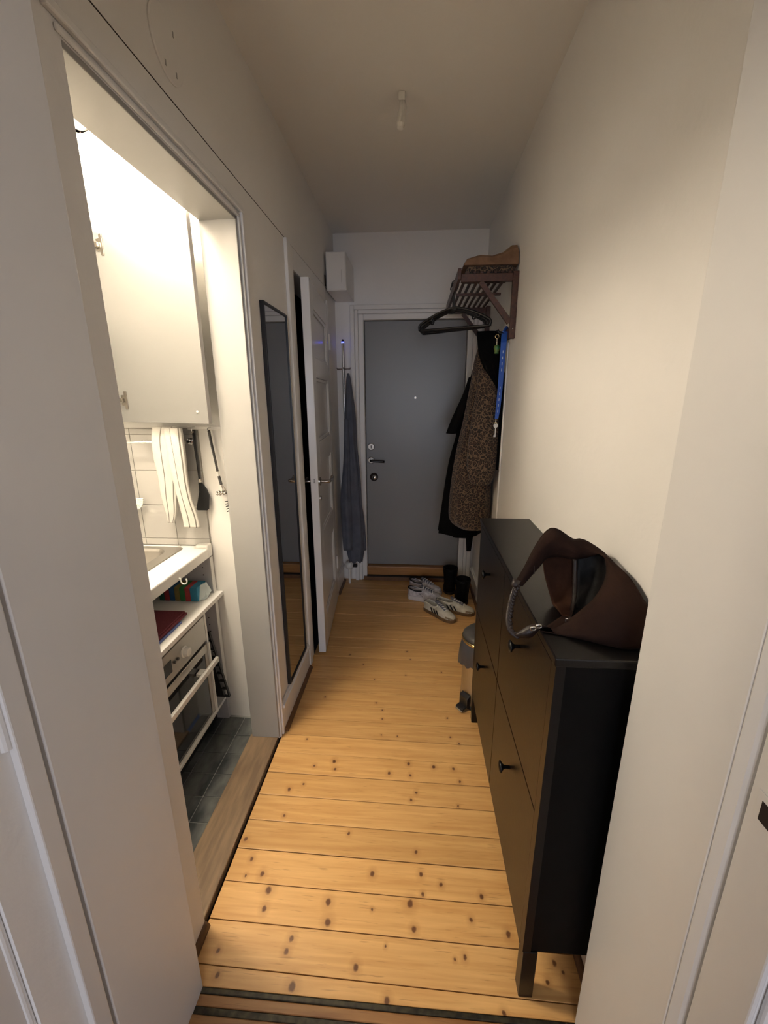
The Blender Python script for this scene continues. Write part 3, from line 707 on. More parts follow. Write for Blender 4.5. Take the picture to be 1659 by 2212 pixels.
# shelf contents
t = thing('sponge_pack', 'pack of striped coloured sponges on the kitchen shelf', 'sponges', (-1.0, 1.61, .67))
x = -1.085
for k, c in enumerate(SP):
    wd = .0232 if k < 6 else .034
    M['sp%d' % k] = mat('sponge_%d' % k, c, 0.85, bump=0.4, bscale=150)
    obj('sponge', B().box(x, x + wd - .0006, 1.574, 1.652, .6712, .733), 'sp%d' % k, t, bevel=0.003)
    x += wd
M['wrap'] = mat('clear_wrap', (0.55, 0.62, 0.62), 0.12, spec=0.8)
obj('wrapper_end', B().prism([(x, 1.58, .672), (x + .022, 1.60, .672), (x + .026, 1.63, .690), (x + .012, 1.62, .735), (x, 1.60, .733)], (.001, .012, .002)), 'wrap', t, smooth=False)
obj('folded_cloth', B().box(-1.045, -.893, 1.26, 1.452, .679, .690).box(-1.04, -.898, 1.27, 1.447, .690, .697), 'red_cloth', None, bevel=0.004, label='folded maroon dishcloth on the kitchen shelf', cat='cloth')
obj('folded_cloth', B().box(-1.05, -.888, 1.20, 1.40, .6705, .6785), 'blue_cloth', None, bevel=0.003, label='blue cloth lying under the maroon dishcloth', cat='cloth')

# white hook under the worktop edge
c = at(387, 1252, X=XF + .004)
pts = [(XF + .0045, c.y, .852), (XF + .010, c.y, .852)] + [(XF + .022 - .012 * math.cos(a), c.y, .842 - .013 * math.sin(a)) for a in [PI * k / 8 for k in range(11)]]
obj('screw_hook', B().tube(smoothpath(pts, 3), .0026, 8), 'white_pl', None, smooth=True, label='small white hook screwed into the worktop edge', cat='hook')

# towel rail with knob
b = B().tube([(-1.49, YT - .045, 1.340), (-.92, YT - .045, 1.340)], .005, 10)
t = thing('towel_rail', 'thin chrome towel rail on the white kitchen tiles', 'towel rail', (-1.2, YT, 1.34))
obj('bar', b, 'chrome', t, smooth=True)
for xx in (-.915, -1.40):
    obj('bracket', B().lathe([(.014, 0), (.014, -.008), (.007, -.012), (.007, -.050)], (xx, YT, 1.340), 'y', 16), 'chrome', t, smooth=False)

# tea towel: hung over the rail, two tails
t = thing('tea_towel', 'crumpled white linen tea towel with grey stripes hanging over the rail', 'towel', (-.98, 1.63, .97))
YW = YT - .052
def pk(px_, py_): q = at(px_, py_, Y=YW); return q.x, q.z
def tail(rows, seed, folds=3):
    keys = []
    for (pl_, pr_, py_, ry2) in rows:
        a = at(pl_, py_, Y=YW); c = at(pr_, py_, Y=YW)
        keys.append((a.z, (a.x + c.x) / 2, YW, abs(c.x - a.x) / 2, ry2, 1.0))
    b = B()
    return drape(b, keys, folds=folds, amp=.16, seg=44, sub=6, twist=1.2, seed=seed, mif=lambda i, j: 1 if j in (30, 37) else 0)
obj('tail', tail([(334, 385, 922, .016), (334, 382, 950, .022), (339, 386, 990, .022), (347, 386, 1030, .018), (352, 385, 1070, .016), (360, 384, 1105, .014), (364, 378, 1128, .010)], 3), ['towel', 'towel_stripe'], t, smooth=True)
YW -= .030
obj('tail', tail([(356, 394, 924, .014), (362, 399, 960, .018), (370, 404, 1000, .018), (378, 408, 1040, .016), (388, 416, 1080, .014), (397, 428, 1115, .012), (401, 432, 1138, .010)], 5), ['towel', 'towel_stripe'], t, smooth=True)

# utensil rail and three hanging utensils
c0, c1 = at(408, 926, Y=YK), at(505, 926, Y=YK)
YU = YK - .022
rail = obj('utensil_rail', B().box(c0.x, -.726, YK - .012, YK - .0001, c0.z - .004, c0.z + .010), 'white_pl', None, label='white strip for hanging kitchen utensils', cat='rail', bevel=0.002)
def hookpin(x, z, parent):
    obj('hook', B().tube(smoothpath([(x, YK - .012, z + .012), (x, YU - .010, z + .012), (x, YU - .016, z + .004), (x, YU - .016, z - .004)], 3), .0022, 8), 'chrome', parent)
def pu(px_, py_, y=None):
    return at(px_, py_, Y=YU if y is None else y)
t = thing('spatula', 'black flat kitchen spatula hanging on the white strip', 'spatula', (-.89, YU, 1.05))
b = B().tube([pu(418, 928), pu(421, 960), pu(427, 1000), pu(431, 1034)], [.0095, .0085, .0075, .0065], 10, flat=.6)
obj('handle', b, 'blackp', t, smooth=True)
obj('collar', B().tube([pu(431, 1034), pu(433, 1042)], .0068, 10), 'nickel', t)
obj('blade', B().prism([pu(429, 1042), pu(437, 1042), pu(449, 1058), pu(453, 1070), pu(452, 1099), pu(449, 1102), pu(428, 1102), pu(425, 1099), pu(431, 1062)], (0, -.003, 0)), 'blackp', t)
obj('hanging_ring', B().lathe([(.006, -.0105), (.004, -.012)], tuple(pu(418, 932)), 'y', 12), 'nickel', t)
t = thing('potato_masher', 'grey handled wire masher hanging beside the black spatula', 'masher', (-.82, YU, 1.1))
obj('handle', B().tube([pu(451, 929), pu(456, 955), pu(464, 990), pu(470, 1018)], [.0080, .0078, .0075, .0072], 10, flat=.6), 'greyp', t, smooth=True)
obj('collar', B().tube([pu(470, 1018), pu(472.5, 1028)], .0078, 10, flat=.7), 'white_pl', t)
obj('stem', B().tube([pu(472.5, 1028), pu(478, 1047)], .006, 8), 'greyp', t)
for dx in (-3, 5):
    obj('wire', B().tube(smoothpath([pu(478, 1047), pu(482 + dx * .5, 1054), pu(486 + dx, 1066)], 4), .0022, 8), 'nickel', t, smooth=True)
c = pu(479, 1063)
coil = [(c.x + .004 + .017 * math.cos(a) - .0000, c.y - .012 - .024 * math.sin(a), c.z + .004 * math.sin(9 * a)) for a in [2 * PI * k / 60 for k in range(60)]]
obj('coil', B().tube(coil, .0034, 6, closed=True), 'nickel', t, smooth=True)
t = thing('pasta_server', 'black toothed pasta server hanging beside the door lining', 'utensil', (-.79, YU, 1.08))
obj('handle', B().tube([pu(482, 929), pu(484, 960), pu(490, 1020), pu(494, 1066)], [.0070, .0065, .0055, .0050], 8, flat=.6), 'blackp', t, smooth=True)
obj('spoon_head', B().prism([pu(492, 1066), pu(500, 1066), pu(508, 1085), pu(506, 1102), pu(499, 1104), pu(493, 1090)], (0, -.004, 0)), 'blackp', t)
for k in range(5):
    a = pu(497, 1082 + 5 * k); e = pu(488 + k * 1.2, 1082 + 5.5 * k)
    obj('tooth', B().tube([(a.x, a.y - .004, a.z), (e.x, e.y - .012, e.z)], [.0030, .0018], 6), 'blackp', t)
for q in ((418, 929), (453, 930), (483, 930)):
    c = pu(*q); hookpin(c.x, c.z, rail)

# white ribbed dish brush hanging at the left of the tiles
t = thing('dish_brush', 'white fan shaped dish brush hanging on the tiled wall', 'brush', (-1.17, 1.64, 1.07))
c = at(286, 1078, Y=YT - .03)
for k in range(9):
    a = math.radians(-88 + 11 * k)
    obj('bristle_row', B().tube([(c.x, c.y, c.z + .005), (c.x + .048 * math.cos(a), c.y, c.z + .048 * math.sin(a))], [.0016, .0042], 6), 'white_pl', t)
obj('handle', B().tube([(c.x, c.y, c.z + .006), (c.x - .012, c.y, c.z + .14), (c.x - .014, c.y, c.z + .265)], [.007, .006, .005], 8), 'white_pl', t, smooth=True)

# ============================================================ HALL, LEFT SIDE
# tall mirror
t = thing('wall_mirror', 'tall narrow mirror in a thin black frame on the left wall', 'mirror', (XL, 1.87, .175))
my0, my1, mz0, mz1 = 1.716, 2.020, .168, 1.868
obj('backing', B().box(XL + .001, XL + .010, my0 + .004, my1 - .004, mz0 + .004, mz1 - .004), 'blackp', t)
obj('glass', B().box(XL + .0105, XL + .0125, my0 + .008, my1 - .008, mz0 + .008, mz1 - .008), 'mirror', t)
fr = 0.010
for (a0, a1, c0, c1) in ((my0, my0 + fr, mz0, mz1), (my1 - fr * .25, my1, mz0, mz1), (my0 + fr, my1 - fr * .25, mz0, mz0 + fr), (my0 + fr, my1 - fr * .25, mz1 - fr, mz1)):
    obj('frame_bar', B().box(XL + .0005, XL + .018, a0, a1, c0, c1), 'blackp', t, bevel=0.002)

# painted-over round cover high on the left wall
t = thing('vent_cover', 'painted-over round vent cover high on the wall above the kitchen opening', 'vent cover', (XL, 1.21, 2.31))
obj('plate', B().lathe([(.072, -.001), (.072, .002), (.068, .004), (.01, .004)], (XL, 1.210, 2.315), 'x', 40), 'wall', t)
for (dy, dz) in ((.030, .038), (-.022, -.047), (.026, -.044)):
    obj('screw', B().box(XL + .0041, XL + .0052, 1.21 + dy - .002, 1.21 + dy + .002, 2.315 + dz - .006, 2.315 + dz + .006), 'lamgrey', t)

# white meter box in the corner
t = thing('meter_box', 'white meter box mounted high in the corner beside the entrance door', 'meter box', (-.53, 3.16, 2.18))
obj('housing', B().box(-.588, -.458, 2.985, YE + .004, 2.180, 2.405), 'trim', t, bevel=0.004)
obj('front_cover', B().box(-.583, -.463, 2.978, 2.9845, 2.186, 2.400), 'trim', t, bevel=0.002)
obj('cover_slot', B().box(-.488, -.486, 2.9772, 2.9778, 2.225, 2.300), 'lamgrey', t)
obj('cable', B().tube([(XL + .006, 2.974, 2.27), (XL + .006, 2.980, 2.205)], .004, 8), 'gap', t)

# slim chrome clothes pole with blue lit tip and pegs
c = at(740, 735, Y=3.245)
PX, PY_ = c.x, 3.245
t = thing('clothes_pole', 'slim chrome clothes pole with a glowing blue tip', 'clothes pole', (PX, PY_, 0.0))
vz = at(747, 1220, Y=PY_).z
obj('valve_body', B().lathe([(.016, -.034), (.030, -.026), (.034, -.008), (.034, .012), (.026, .024), (.012, .030)], (PX + .004, PY_, vz), 'z', 24), 'white_pl', t, smooth=True)
vb = obj('valve_cap', B().lathe([(.013, .030), (.014, .058), (.009, .066)], (PX + .004, PY_, vz - .006), 'x', 16), 'blackp', t, smooth=False)
obj('pipe_stub', B().lathe([(.010, 0.001), (.010, vz - .034)], (PX + .004, PY_, 0), 'z', 14), 'white_pl', t, smooth=False)
obj('lower_tube', B().lathe([(.0055, vz + .030), (.0055, .95)], (PX + .003, PY_, 0), 'z', 14), 'chrome', t, smooth=False)
obj('upper_tube', B().lathe([(.0095, .95), (.0095, c.z - .018)], (PX, PY_, 0), 'z', 16), 'chrome', t, smooth=False)
obj('blue_tip', B().lathe([(.0097, c.z - .0179), (.0097, c.z - .010)], (PX, PY_, 0), 'z', 16), 'led', t)
obj('cap', B().lathe([(.0096, c.z - .0099), (.008, c.z + .004), (.002, c.z + .007)], (PX, PY_, 0), 'z', 16), 'blackp', t, smooth=False)
zp = at(745, 797, Y=PY_).z
for a in (0.15, PI - .2, -1.35):
    e = Vector((PX + .050 * math.cos(a), PY_ + .050 * math.sin(a), zp))
    obj('peg', B().tube([(PX + .009 * math.cos(a), PY_ + .009 * math.sin(a), zp), e, e + Vector((0, 0, .010))], [.003, .003, .004], 8), 'wood_dk', t)

# blue-grey robe hanging from the pole
def rowpx(pl_, pr_, py_, Y, ry2, f=1.0):
    a, q = at(pl_, py_, Y=Y), at(pr_, py_, Y=Y)
    return ((a.z + q.z) / 2, (a.x + q.x) / 2, Y, abs(q.x - a.x) / 2, ry2, f)
YR = 3.175
t = thing('robe', 'blue-grey cotton robe hanging on the chrome pole', 'robe', (-.5, YR, .16))
keys = [rowpx(750, 754, 806, YR, .006, 0), rowpx(748, 758, 822, YR, .018, .3), rowpx(747, 763, 860, YR, .03, .6), rowpx(746, 767, 900, YR, .035), rowpx(749, 770, 960, YR, .04), rowpx(747, 777, 1020, YR, .045), rowpx(741, 781, 1080, YR, .05), rowpx(741, 785, 1130, YR, .055), rowpx(747, 787, 1175, YR, .05), rowpx(755, 782, 1212, YR, .035)]
obj('cloth_body', drape(B(), keys, folds=6, amp=.09, seg=64, sub=6, twist=.4, hem=.010, seed=4), 'robe', t, smooth=True)
keys = [rowpx(744, 752, 905, YR - .05, .012, .4), rowpx(742, 755, 1000, YR - .06, .018), rowpx(737, 757, 1070, YR - .06, .024), rowpx(739, 760, 1130, YR - .06, .026), rowpx(743, 762, 1188, YR - .06, .024)]
obj('sleeve', drape(B(), keys, folds=4, amp=.10, seg=40, sub=5, twist=.4, seed=9), 'robe', t, smooth=True)
keys = [rowpx(772, 776, 1060, YR + .01, .008, .3), rowpx(776, 786, 1120, YR + .01, .02), rowpx(779, 791, 1188, YR + .01, .02)]
obj('hem_fold', drape(B(), keys, folds=3, amp=.10, seg=30, sub=5, seed=2), 'robe', t, smooth=True)

# ceiling outlet with bare cable cap
c = at(868, 200, Z=ZC)
t = thing('ceiling_outlet', 'small white cable outlet hanging from the hallway ceiling', 'ceiling outlet', (c.x, c.y, ZC))
obj('outlet_block', B().box(c.x - .013, c.x + .013, c.y - .013, c.y + .013, ZC - .028, ZC - .0005), 'white_pl', t, bevel=0.003)
obj('cable_cap', B().tube([(c.x + .003, c.y, ZC - .028), (c.x + .006, c.y - .004, ZC - .050), (c.x - .003, c.y - .010, ZC - .105), (c.x - .005, c.y - .011, ZC - .118)], [.010, .015, .016, .012], 14), 'white_pl', t, smooth=False)

# ============================================================ HALL, RIGHT SIDE
# shoe cabinet
CX, CY0, CY1, CZ = 0.288, 0.756, 1.745, 1.01
t = thing('shoe_cabinet', 'black shoe cabinet with four tip-out fronts along the right wall', 'shoe cabinet', (.39, 1.25, 0))
obj('top', B().box(CX - .006, XR - .001, CY0 - .008, CY1 + .012, CZ - .020, CZ), 'black', t, bevel=0.003)
for (a, c) in ((CY0, CY0 + .020), (CY1 - .020, CY1)):
    obj('side_panel', B().box(CX + .018, XR - .022, a, c, .168, CZ - .0205), 'black_side', t, bevel=0.001)
    obj('leg', B().box(CX, CX + .036, a - (.004 if a == CY0 else .012), c + (.012 if a == CY0 else .004), 0.001, .168), 'black', t, bevel=0.002)
    obj('stile', B().box(CX - .002, CX + .0178, a - .0038, c + .003, .1685, CZ - .0205), 'black', t)
obj('back_panel', B().box(XR - .0315, XR - .0225, CY0 + .021, CY1 - .021, .17, CZ - .021), 'black', t)
obj('bottom_panel', B().box(CX + .019, XR - .033, CY0 + .021, CY1 - .021, .168, .180), 'black', t)
ym = 1.2445; zm = .588
g = .0022
for (a, c) in ((CY0 + .0234, ym - g), (ym + g, CY1 - .0234)):
    for (z0, z1) in ((.150, zm - g), (zm + g, CZ - .027)):
        f = obj('front', B().box(CX - .002, CX + .0165, a, c, z0, z1), 'black', t, bevel=0.0015)
        kz = z1 - .115
        obj('knob', B().lathe([(.005, -.002), (.005, -.016), (.010, -.022), (.0165, -.026), (.0165, -.030), (.010, -.033), (.002, -.034)], (CX, (a + c) / 2, kz), 'x', 20), 'black', f, smooth=True)

# pedal bin beyond the cabinet
bx, by, br = .355, 1.880, .103
t = thing('pedal_bin', 'brushed steel pedal bin with a black lid and grey liner beside the shoe cabinet', 'bin', (bx, by, 0))
obj('foot_ring', B().lathe([(br + .002, .001), (br + .003, .016), (br, .020)], (bx, by, 0), 'z', 40), 'blackp', t, smooth=False)
obj('body', B().lathe([(br - .002, .0205), (br - .002, .345), (br - .006, .350)], (bx, by, 0), 'z', 48), 'steel', t, smooth=False)
lin = B(); rings = []
rnd = random.Random(5)
ph = [rnd.uniform(0, 6.28) for _ in range(4)]
for (r, z, f) in ((br - .001, .352, 0), (br + .003, .345, .2), (br + .010, .315, .6), (br + .012, .27, 1.0), (br + .010, .235, 1.4)):
    ring = []
    for k in range(64):
        a = 2 * PI * k / 64
        s = math.sin(5 * a + ph[0]) + .6 * math.sin(9 * a + ph[1]) + .4 * math.sin(17 * a + ph[2])
        ring.append((bx + (r + .004 * f * (1 + s * .6)) * math.cos(a), by + (r + .004 * f * (1 + s * .6)) * math.sin(a), z - .012 * max(0, f - .5) * s))
    rings.append(ring)
lin.loft(rings, cap=False)
obj('liner', lin, 'bin_bag', t, smooth=True)
obj('rim', B().lathe([(br + .004, .352), (br + .006, .356), (br + .006, .364), (br + .002, .368)], (bx, by, 0), 'z', 48), 'brass', t, smooth=True)
obj('lid', B().lathe([(br + .002, .3685), (br + .001, .378), (br * .86, .394), (br * .6, .404), (br * .3, .409), (.004, .410)], (bx, by, 0), 'z', 48), 'greyp', t, smooth=True)
pd = Vector((-.80, -.60, 0)).normalized(); pn = Vector((-pd.y, pd.x, 0)); pc = Vector((bx, by, 0))
def pp(u, v, z): q = pc + pd * u + pn * v; return (q.x, q.y, z)
def pbox(u0, u1, v, z0, z1, z2, z3):
    return B().hexa([pp(u0, -v, z0), pp(u1, -v, z2), pp(u1, v, z2), pp(u0, v, z0), pp(u0, -v, z1), pp(u1, -v, z3), pp(u1, v, z3), pp(u0, v, z1)])
pe = obj('pedal', pbox(br + .002, br + .046, .024, .020, .030, .008, .020), 'blackp', t, bevel=0.003)
obj('pedal_housing', pbox(br - .001, br + .020, .028, .0205, .085, .0205, .070), 'blackp', t, bevel=0.004)
obj('pedal_edge', pbox(br + .0465, br + .049, .024, .007, .012, .006, .010), 'steel', t)

# ---- coat rack with hat shelf
RY0, RY1, RZ = 2.31, 3.12, 2.068
t = thing('coat_rack', 'reddish brown wooden coat rack with slatted hat shelf on the right wall', 'coat rack', (.40, 2.7, 1.79))
for y in (RY0, RY1):
    obj('upright', B().box(XR - .029, XR - .001, y - .012, y + .012, 1.790, 2.094), 'wood_dk', t, bevel=0.002)
    obj('arm', B().box(.212, XR - .0295, y - .011, y + .011, RZ - .018, RZ + .018), 'wood_dk', t, bevel=0.002)
    p0, p1 = Vector((XR - .030, y, 1.865)), Vector((.305, y, RZ - .0185))
    dv = (p1 - p0).normalized(); nv = Vector((-dv.z, 0, dv.x)) * .014
    obj('brace', B().prism([p0 - nv + Vector((0, -.009, 0)), p1 - nv + Vector((0, -.009, 0)), p1 + nv * .6 + Vector((0, -.009, 0)), p0 + nv + Vector((0, -.009, 0))], (0, .018, 0)), 'wood_dk', t)
    obj('screw', B().lathe([(.004, 0), (.003, -.002)], (XR - .015, y - .0121, 1.835), 'y', 10), 'nickel', t)
obj('cross_bar', B().box(.216, .46, 2.60, 2.616, RZ - .016, RZ - .004), 'wood_dk', t)
for k in range(7):
    x = .243 + .0335 * k
    obj('slat', B().box(x - .0075, x + .0075, RY0 - .008, RY1 + .008, RZ + .0185, RZ + .0285), 'wood_dk', t, bevel=0.002)
obj('front_rail', B().box(.196, .2115, RY0 - .016, RY1 + .016, RZ - .006, RZ + .042), 'wood_dk', t, bevel=0.002)
obj('hook_board', B().box(XR - .016, XR - .001, RY0 + .0125, RY1 - .0125, 1.800, 1.852), 'wood_dk', t, bevel=0.002)
hooks = (2.42, 2.52, 2.63, 2.74, 2.86, 2.98)
for y in hooks:
    obj('peg', B().tube([(XR - .0165, y, 1.826), (XR - .058, y, 1.834), (XR - .068, y, 1.848)], [.006, .006, .008], 8), 'blackp', t, smooth=True)
# thin white conduit below the rack
c = at(1096, 800, X=XR)
obj('cable_conduit', B().box(XR - .010, XR - .001, c.y - .009, c.y + .009, .16, 1.786), 'wall', None, bevel=0.003, label='thin white cable conduit running down the wall below the coat rack', cat='conduit')

# folded things on the hat shelf
zs = RZ + .0290
b = B()
def slab(rows):
    rings = []
    for (y, zl, zh) in rows:
        pass
keys = []
prof = [(.225, .010), (.24, .032), (.30, .043), (.36, .045), (.41, .055), (.45, .078), (.475, .082), (.484, .06), (.486, .012)]
rings = []
for yy, s in ((2.315, .80), (2.325, 1.0), (2.38, 1.05), (2.48, 1.02), (2.54, .95), (2.56, .7)):
    up = [(x, yy, zs + .030 + z * s * (1 + .08 * math.sin(40 * x + 20 * yy))) for x, z in prof]
    dn = [(x, yy, zs + .0305) for x, z in reversed(prof)]
    rings.append(up + dn)
b.loft(rings)
obj('folded_blanket', b, 'tan', None, smooth=False, bevel=0.006, label='folded tan suede cloth on top of the hat shelf', cat='cloth')
b = B(); rings = []
for yy, s in ((2.325, .8), (2.34, 1.0), (2.45, 1.0), (2.53, 1.0), (2.55, .8)):
    rings.append([(.240 + .012 * (1 - s), yy, zs + .0008), (.470, yy, zs + .0008), (.474, yy, zs + .015), (.46, yy, zs + .029), (.35, yy, zs + .0285), (.25, yy, zs + .0285), (.236 + .01 * (1 - s), yy, zs + .014)])
b.loft(rings)
obj('folded_scarf', b, 'leo', None, smooth=False, bevel=0.005, label='dark patterned scarf folded under the tan cloth on the hat shelf', cat='scarf')

# black plastic hangers on the front rail
def hanger(y, rz, tilt, label):
    t = thing('clothes_hanger', label, 'hanger', (.2038, y, RZ - .006), rz, 'clothes hangers on the coat rack')
    # local: x along shoulders, z down from the rail
    hk = [(.0125 * math.cos(a), 0, -.0145 + .024 + .0135 * math.sin(a) - .024 + .05) for a in [math.radians(200 - 25 * k) for k in range(9)]]
    top = .048 + .0065
    hk = [(-.019 * math.cos(math.radians(q)), 0, .038 + .019 * math.sin(math.radians(q))) for q in range(-10, 181, 19)]
    hk += [(.019, 0, .026), (.008, 0, .004), (0, 0, -.012), (0, 0, -.080)]
    obj('hook', B().tube(smoothpath(hk, 3), .0033, 8), 'blackp', t, smooth=True, local=True)
    zt = -.080
    body = [(0, 0, zt), (.04, 0, zt - .004), (.11, 0, zt - .026), (.185, 0, zt - .062), (.205, 0, zt - .080), (.203, 0, zt - .096), (.185, 0, zt - .102), (0, 0, zt - .102), (-.185, 0, zt - .102), (-.203, 0, zt - .096), (-.205, 0, zt - .080), (-.185, 0, zt - .062), (-.11, 0, zt - .026), (-.04, 0, zt - .004)]
    obj('shoulder_bar', B().tube(smoothpath(body, 4, closed=True), .0068, 8, closed=True, flat=1.35), 'blackp', t, smooth=True, local=True)
    obj('neck', B().box(-.012, .012, -.007, .007, zt - .012, zt + .012), 'blackp', t, bevel=0.004, local=True)
    for s in (-1, 1):
        obj('strap_notch', B().tube(smoothpath([(s * .125, 0, zt - .034), (s * .132, 0, zt - .054), (s * .147, 0, zt - .050)], 4), .004, 6), 'blackp', t, smooth=True, local=True)
for y, rz, lb in ((2.555, -.40, 'black plastic clothes hanger on the rack rail, closest to the tan cloth'), (2.605, -.52, 'black plastic clothes hanger between two others on the rack rail'), (2.655, -.62, 'black plastic clothes hanger on the rack rail, closest to the entrance door')):
    hanger(y, rz, 0, lb)

# ---- garments on the hooks
t = thing('coat', 'long black wool coat hanging behind the leopard print coat', 'coat', (.33, 2.84, .55))
YB = 2.84
def rb(pl_, xr, py_, Y, ry2, f=1.0):
    a = at(pl_, py_, Y=Y); return (a.z, (a.x + xr) / 2, Y, (xr - a.x) / 2, ry2, f)
keys = [rb(1045, .462, 722, YB, .03, 0), rb(1034, .466, 758, YB, .05, .3), rb(1016, .466, 815, YB, .075, .5), rb(1000, .466, 880, YB, .09, .7), rb(984, .466, 945, YB, .10, .8), rb(970, .466, 994, YB, .10, .8), rb(957, .466, 1064, YB, .105, 1), rb(945, .466, 1147, YB, .11, 1)]
obj('coat_body', drape(B(), keys, folds=7, amp=.035, seg=64, sub=5, seed=11, hem=.004), 'cloth_blk2', t, smooth=True)
keys = []
for (pl_, pr_, py_, r) in ((1012, 1040, 815, .03), (1000, 1030, 850, .045), (984, 1014, 885, .045), (972, 1000, 912, .042), (963, 986, 936, .040)):
    a, c = at(pl_, py_, Y=2.735), at(pr_, py_ + 8, Y=2.735); keys.append((a.z, (a.x + c.x) / 2, 2.735, (c.x - a.x) / 2, r, 1))
obj('sleeve', drape(B(), keys, folds=5, amp=.04, seg=36, sub=5, seed=3), 'cloth_blk2', t, smooth=True)
keys = [rowpx(975, 1024, 1120, 2.745, .02, .6), rowpx(976, 1023, 1145, 2.745, .02, .6), rowpx(979, 1022, 1161, 2.745, .018, .6)]
obj('lining_hem', drape(B(), keys, folds=4, amp=.03, seg=36, sub=4, seed=3), 'cloth_blk', t, smooth=True)
keys = [rowpx(1003, 1022, 1140, 2.735, .010, .5), rowpx(1006, 1021, 1165, 2.735, .010, .5), rowpx(1007, 1017, 1190, 2.735, .008, .5)]
obj('belt_end', drape(B(), keys, folds=3, amp=.05, seg=24, sub=4, seed=8), 'cloth_blk', t, smooth=True)

YL = 2.615
t = thing('coat', 'leopard print fur coat hanging from the coat rack', 'coat', (.36, YL, .69))
keys = [rb(1040, .468, 730, YL, .03, 0), rb(1026, .470, 775, YL, .055, .4), rb(1018, .474, 822, YL, .07, .6), rb(1001, .476, 909, YL, .082, .8), rb(987, .476, 972, YL, .088, .9), rb(977, .476, 1031, YL, .092, 1), rb(970, .476, 1100, YL, .095, 1), rb(974, .474, 1126, YL, .09, .9), rb(992, .460, 1139, YL, .07, .6)]
obj('coat_body', drape(B(), keys, folds=6, amp=.035, seg=72, sub=5, seed=21), 'leo', t, smooth=True)
YS = 2.475
keys = [rowpx(1034, 1072, 800, YS + .05, .03, .2), rowpx(1028, 1078, 850, YS + .02, .038, .5), rowpx(1019, 1078, 905, YS, .042), rowpx(1011, 1076, 960, YS, .045), rowpx(1008, 1071, 1010, YS, .045), rowpx(1015, 1062, 1040, YS, .036), rowpx(1027, 1052, 1047, YS, .022)]
obj('sleeve', drape(B(), keys, folds=5, amp=.035, seg=56, sub=5, seed=23), 'leo', t, smooth=True)
# black scarf looped over the hook, tail down the wall side
t = thing('scarf', 'black scarf draped over the collar of the leopard print coat', 'scarf', (.43, 2.5, 1.25))
YC = 2.535
keys = [rowpx(1030, 1083, 716, YC, .022, .1), rowpx(1031, 1085, 735, YC, .032, .4), rowpx(1034, 1087, 765, YC - .01, .034, .8), rowpx(1047, 1088, 800, YC - .03, .030), rowpx(1062, 1089, 826, YC - .045, .022), rowpx(1074, 1088, 845, YC - .05, .012)]
obj('scarf_knot', drape(B(), keys, folds=5, amp=.05, seg=48, sub=5, seed=31), 'cloth_blk', t, smooth=True)
keys = [rowpx(1076, 1090, 805, 2.445, .010, .3), rowpx(1078, 1090, 860, 2.445, .012), rowpx(1077, 1088, 920, 2.445, .012), rowpx(1074, 1083, 975, 2.445, .010), rowpx(1071, 1078, 1015, 2.445, .006)]
obj('scarf_tail', drape(B(), keys, folds=3, amp=.06, seg=30, sub=5, seed=33), 'cloth_blk', t, smooth=True)

# blue lanyard with key
YQ = 2.405
t = thing('lanyard', 'blue printed lanyard with a key hanging from the coat rack', 'lanyard', (.44, YQ, 1.37))
path = [at(1090, 716, Y=YQ + .015), at(1088, 740, Y=YQ), at(1084, 790, Y=YQ), at(1080, 840, Y=YQ), at(1075, 888, Y=YQ), at(1072, 905, Y=YQ)]
hw = [.0150, .0150, .0135, .0125, .0115, .0085]
rows = [[p + Vector((-h, .000, 0)), p + Vector((-h, -.003, 0)), p + Vector((h, -.003, 0)), p + Vector((h, .000, 0))] for p, h in zip(path, hw)]
strap = obj('strap', B().loft(rows), 'blue', t)
obj('strap_loop', B().tube(smoothpath([at(1088, 718, Y=YQ + .012), at(1094, 708, Y=YQ + .03), at(1097, 712, Y=YQ + .05), at(1094, 722, Y=YQ + .03)], 4), .011, 8, flat=.3), 'blue', t, smooth=True)
for k in range(11):
    f = .28 + .052 * k; i = min(int(f * 5), 4); q = f * 5 - i
    p = path[i].lerp(path[i + 1], q)
    if k in (4, 5): continue
    obj('print_mark', B().box(p.x - .0015, p.x + .0015, p.y - .0040, p.y - .0031, p.z - .007, p.z + .007), 'white_ink', strap)
c = at(1071, 909, Y=YQ)
obj('clip', B().tube([c + Vector((0, 0, .008)), c + Vector((0, 0, -.010))], .0035, 8), 'nickel', t)
ring = [c + Vector((.007 * math.cos(a), 0, -.014 + .007 * math.sin(a))) for a in [2 * PI * k / 16 for k in range(16)]]
obj('key_ring', B().tube(ring, .0013, 6, closed=True), 'brass', t, smooth=True)
kc = c + Vector((.0, -.003, -.026))
ky = obj('key_head', B().lathe([(.0125, 0), (.0125, -.0022)], tuple(kc), 'y', 20), 'chrome', t)
obj('key_blade', B().box(kc.x - .003, kc.x + .003, kc.y - .0020, kc.y - .0002, kc.z - .062, kc.z - .012).box(kc.x - .0085, kc.x - .003, kc.y - .0020, kc.y - .0002, kc.z - .062, kc.z - .050), 'chrome', t)
# green charm
YG = 2.47
t = thing('key_charm', 'small green and yellow charm hanging beside the blue lanyard', 'key charm', (.41, YG, 1.76))
c = at(1073, 752, Y=YG)
obj('charm', B().lathe([(.004, .018), (.013, .012), (.016, .002), (.014, -.010), (.011, -.018), (.012, -.028), (.004, -.030)], tuple(c), 'z', 14), 'green', t, smooth=True)
c2 = at(1074, 727, Y=YG)
obj('charm_ring', B().tube([c2 + Vector((.010 * math.cos(a), 0, .010 * math.sin(a))) for a in [2 * PI * k / 16 for k in range(16)]], .002, 6, closed=True), 'brass', t, smooth=True)
obj('chain', B().tube([c + Vector((0, 0, .017)), c2 + Vector((0, 0, -.010))], .0015, 6), 'nickel', t)

